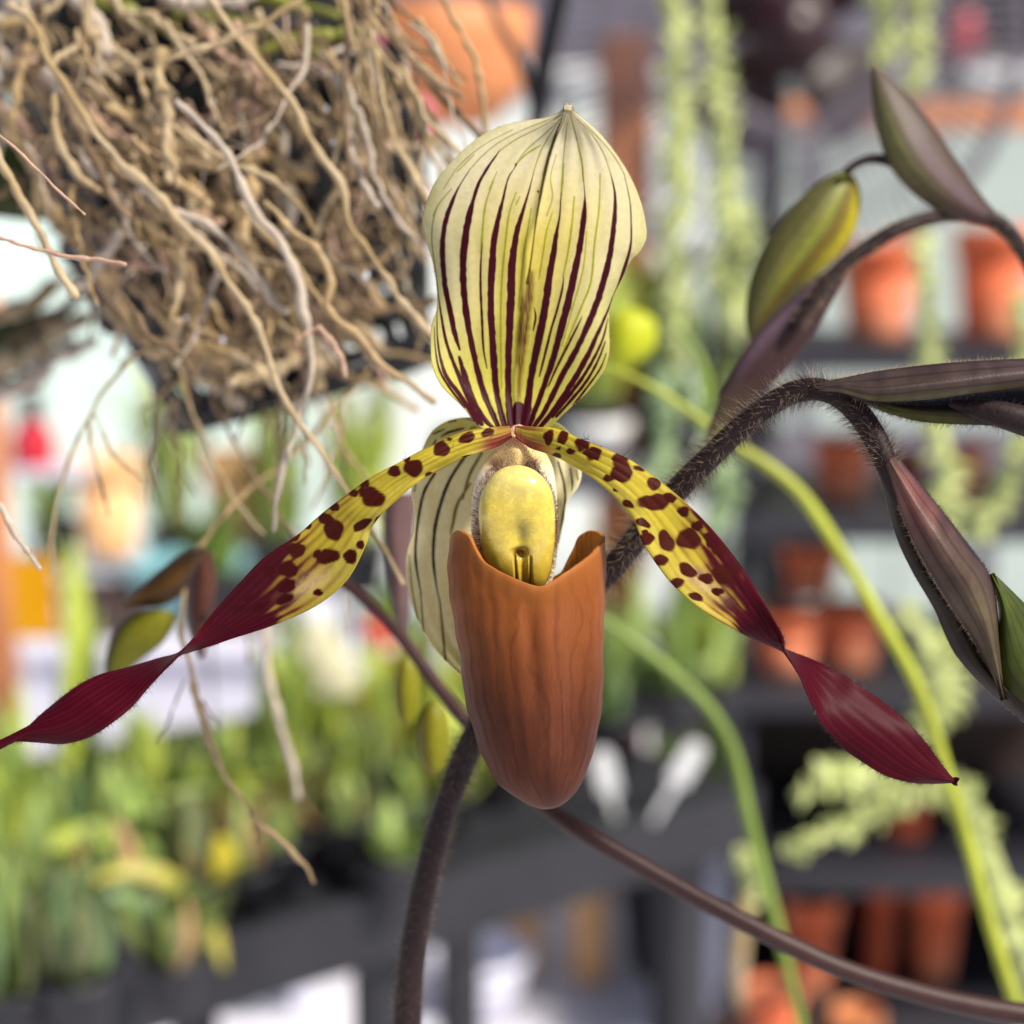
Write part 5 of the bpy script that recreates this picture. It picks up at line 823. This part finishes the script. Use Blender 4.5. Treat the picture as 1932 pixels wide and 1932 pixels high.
# strap leaves in the middle distance
ML['sunlit_straw'] = lm('sunlit_yellow_strap', lin(190, 198, 66)); ML['strap'] = lm('green_strap', lin(142, 166, 72))  # the yellowish strap has a sunlit tone put into its colour
ML['softyellow'] = lm('soft_yellow_leaf', lin(206, 196, 84))
def blade_(pts, D, mk, par):
    s = spline(np.array(pts, float), 60); T_ = np.gradient(s[:, :2], axis=0); T_ /= np.linalg.norm(T_, axis=1, keepdims=True); Nn = np.stack([-T_[:, 1], T_[:, 0]], -1); u = np.linspace(-1, 1, 9)[None]
    X = s[:, None, :2]+Nn[:, None]*(s[:, 2]/2)[:, None, None]*u[..., None]; dep = abs(u)*(s[:, 2]/2)[:, None]*K*D*.5*np.where(u > 0, -1, 1)+np.linspace(-.02, .03, 60)[:, None]; V, F = solid(P(X[..., 0], X[..., 1], D+dep), .0012); return obj('leaf', V, F, ML[mk], par)
sp_ = empty('strap_leaf_orchid', P(np.array(1950.), np.array(2100.), np.array(.52)), 'yellow green arching leaf stalk sweeping from the stem tip to the lower right corner', 'plant')
def strap(pts, D, mk, par, thick=.35, name='leaf'):
    s = spline(np.array(pts, float), 110); T_ = np.gradient(s[:, :2], axis=0); T_ /= np.linalg.norm(T_, axis=1, keepdims=True); Nn = np.stack([-T_[:, 1], T_[:, 0]], -1); a_ = np.linspace(0, 6.283, 20, endpoint=False)
    X = s[:, None, :2]+Nn[:, None]*(s[:, 2]*.52/2)[:, None, None]*np.cos(a_)[None, :, None]; dep = np.sin(a_)[None]*(s[:, 2]*.52/2)[:, None]*K*D*thick-.3*K*D*(s[:, 2]/2)[:, None]*(1-abs(np.cos(a_)))[None]; return obj(name, P(X[..., 0], X[..., 1], D+dep).reshape(-1, 3), gridfaces(110, 20, True), ML[mk], par)
strap([(1040,690,10),(1150,695,16),(1240,735,20),(1320,790,26),(1390,842,36),(1440,872,42),(1505,925,46),(1560,1000,48),(1610,1080,46),(1660,1165,46),(1715,1260,46),(1755,1355,48),(1783,1450,48),(1822,1570,48),(1862,1720,48),(1912,1880,50),(1990,2150,46)], .52, 'sunlit_straw', sp_)
bud('bud', [(1168,585),(1148,610),(1142,640),(1144,670),(1160,700)], [(1200,582),(1232,600),(1240,632),(1226,668),(1170,704)], .62, simple(lin(186, 192, 40)), sp_, .7); strap([(1275,620,16),(1310,660,34),(1330,710,44),(1334,760,36),(1318,812,12)], .60, 'strap', sp_)
blade_([(170,1660,14),(240,1642,26),(310,1655,34),(365,1700,36),(405,1765,28),(424,1830,6)], 1.08, 'softyellow', arch_); blade_([(150,1700,14),(230,1690,26),(290,1730,32),(330,1800,26),(345,1850,6)], 1.06, 'blue', arch_); blade_([(90,1600,20),(180,1570,40),(250,1610,44),(300,1680,10)], 1.12, 'lime', arch_); strap([(60,1560,40),(150,1590,70),(230,1640,70),(270,1720,30)], 1.12, 'lime', arch_, .2)
sp2 = empty('strap_leaf_plant', P(np.array(1540.), np.array(2050.), np.array(.60)), 'green arching leaf stalk right of the pouch running down to the lower edge', 'plant')
strap([(1040,1120,14),(1130,1165,30),(1200,1215,36),(1270,1270,38),(1340,1338,40),(1385,1420,42),(1410,1530,46),(1440,1650,46),(1470,1760,44),(1492,1850,36),(1540,2050,30)], .60, 'strap', sp2)
# hanging succulents: fleshy stems clothed in small pointed leaves
ML['succ'] = lm('succulent_leaf', lin(196, 204, 134), .15); ML['succ2'] = lm('shaded_succulent_leaf', lin(154, 176, 130), .15)  # the second leaf tone is a shaded copy of the first
def succulent(paths, D, label, mk='succ', dens=1.0, seed=0, leafl=1.0, name='trailing_succulent'):
    r = np.random.default_rng(seed); p = empty(name, P(np.array(float(paths[0][0][0])), np.array(float(paths[0][0][1])), np.array(D)), label, 'succulent', 'trailing succulents')
    for pts in paths:
        V, F, Xt, N_, B_, T_ = tubepx([(a_, b_, c_*.45) for a_, b_, c_ in pts], D, 60, 8); obj('stem', V, F, ML[mk], p)
        s = spline(np.array(pts, float), 60); path = P(s[:, 0], s[:, 1], np.full(60, D)); Ln = np.linalg.norm(np.diff(path, axis=0), axis=1).sum(); n_ = int(dens*Ln/.0022)+20; i = r.integers(0, 59, n_); a_ = r.random(n_)*6.283; w_ = s[i, 2]/2*K*D
        o = np.cos(a_)[:, None]*N_[i]+np.sin(a_)[:, None]*B_[i]; b_ = path[i]+o*(w_*.3)[:, None]; d_ = o+T_[i]*r.uniform(-.5, .9, n_)[:, None]
        V, F = hairs(b_, d_, w_*r.uniform(.7, 1.35, n_)*leafl, .0035*D/.9, .15, seed); tag(obj('small_leaves', V, F, ML[mk], p, smooth=False), kind='stuff')
    return p
succulent([[(1262,-80,60),(1276,60,64),(1278,200,60),(1284,330,64),(1268,470,56),(1275,620,58),(1282,700,50)]], .95, 'leafy succulent strand hanging from the top, left one of the close pair', seed=1); succulent([[(1335,-80,60),(1345,60,62),(1358,180,60),(1368,300,60),(1372,400,50)]], .98, 'leafy succulent strand hanging from the top, right one of the close pair', seed=2)
succulent([[(1378,385,50),(1388,450,84),(1386,520,84),(1388,590,56),(1394,650,20)]], .85, 'bright pale plume of succulent leaves ending in a point beside the green bud', seed=3, dens=2); succulent([[(1660,-80,50),(1672,20,56),(1668,120,46)]], .95, 'short succulent strand at the top just above the brown bud tip', seed=4); succulent([[(1735,-80,50),(1735,60,54),(1728,170,44)]], .97, 'succulent strand at the top right of the brown bud tip', seed=5)
succulent([[(1738,440,44),(1748,560,56),(1752,680,62),(1768,800,66),(1786,900,70),(1772,990,64),(1790,1100,50)]], .9, 'long pale succulent strand between the two top shelf pots', seed=6); succulent([[(1925,560,40),(1938,700,50),(1920,850,60),(1880,950,70),(1840,1010,60)]], .9, 'succulent strand at the right edge beside the taller pot', seed=7)
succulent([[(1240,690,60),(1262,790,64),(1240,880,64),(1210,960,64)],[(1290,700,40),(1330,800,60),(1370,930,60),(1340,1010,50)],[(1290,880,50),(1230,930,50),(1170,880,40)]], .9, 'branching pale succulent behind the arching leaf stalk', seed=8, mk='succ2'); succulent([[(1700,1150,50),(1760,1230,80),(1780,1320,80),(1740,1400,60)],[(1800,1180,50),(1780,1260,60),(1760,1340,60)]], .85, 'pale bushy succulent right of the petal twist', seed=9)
succulent([[(1840,1500,60),(1760,1490,64),(1670,1492,66),(1590,1470,62),(1500,1500,40)],[(1720,1500,60),(1640,1540,64),(1570,1570,60),(1490,1612,50)],[(1700,1450,40),(1620,1455,50),(1540,1450,40)]], .8, 'pale green succulent spray under the dark red petal tip', seed=10, dens=1.3); succulent([[(1800,1460,50),(1850,1570,70),(1890,1680,80),(1930,1790,80),(1960,1920,80)]], .8, 'pale succulent strand along the right edge near the bottom', seed=11); succulent([[(1400,1600,36),(1412,1660,40),(1420,1710,30)]], .9, 'small succulent tip beside the green stalk at the bottom', seed=12)
V, F, *_ = tubepx([(1408,1690,30),(1398,1760,34),(1392,1840,32),(1398,1900,20)], .9, 30, 10); tag(obj('dry_stalk', V, F, RM[0]), 'beige dry stalk hanging below the small succulent tip', 'stalk')
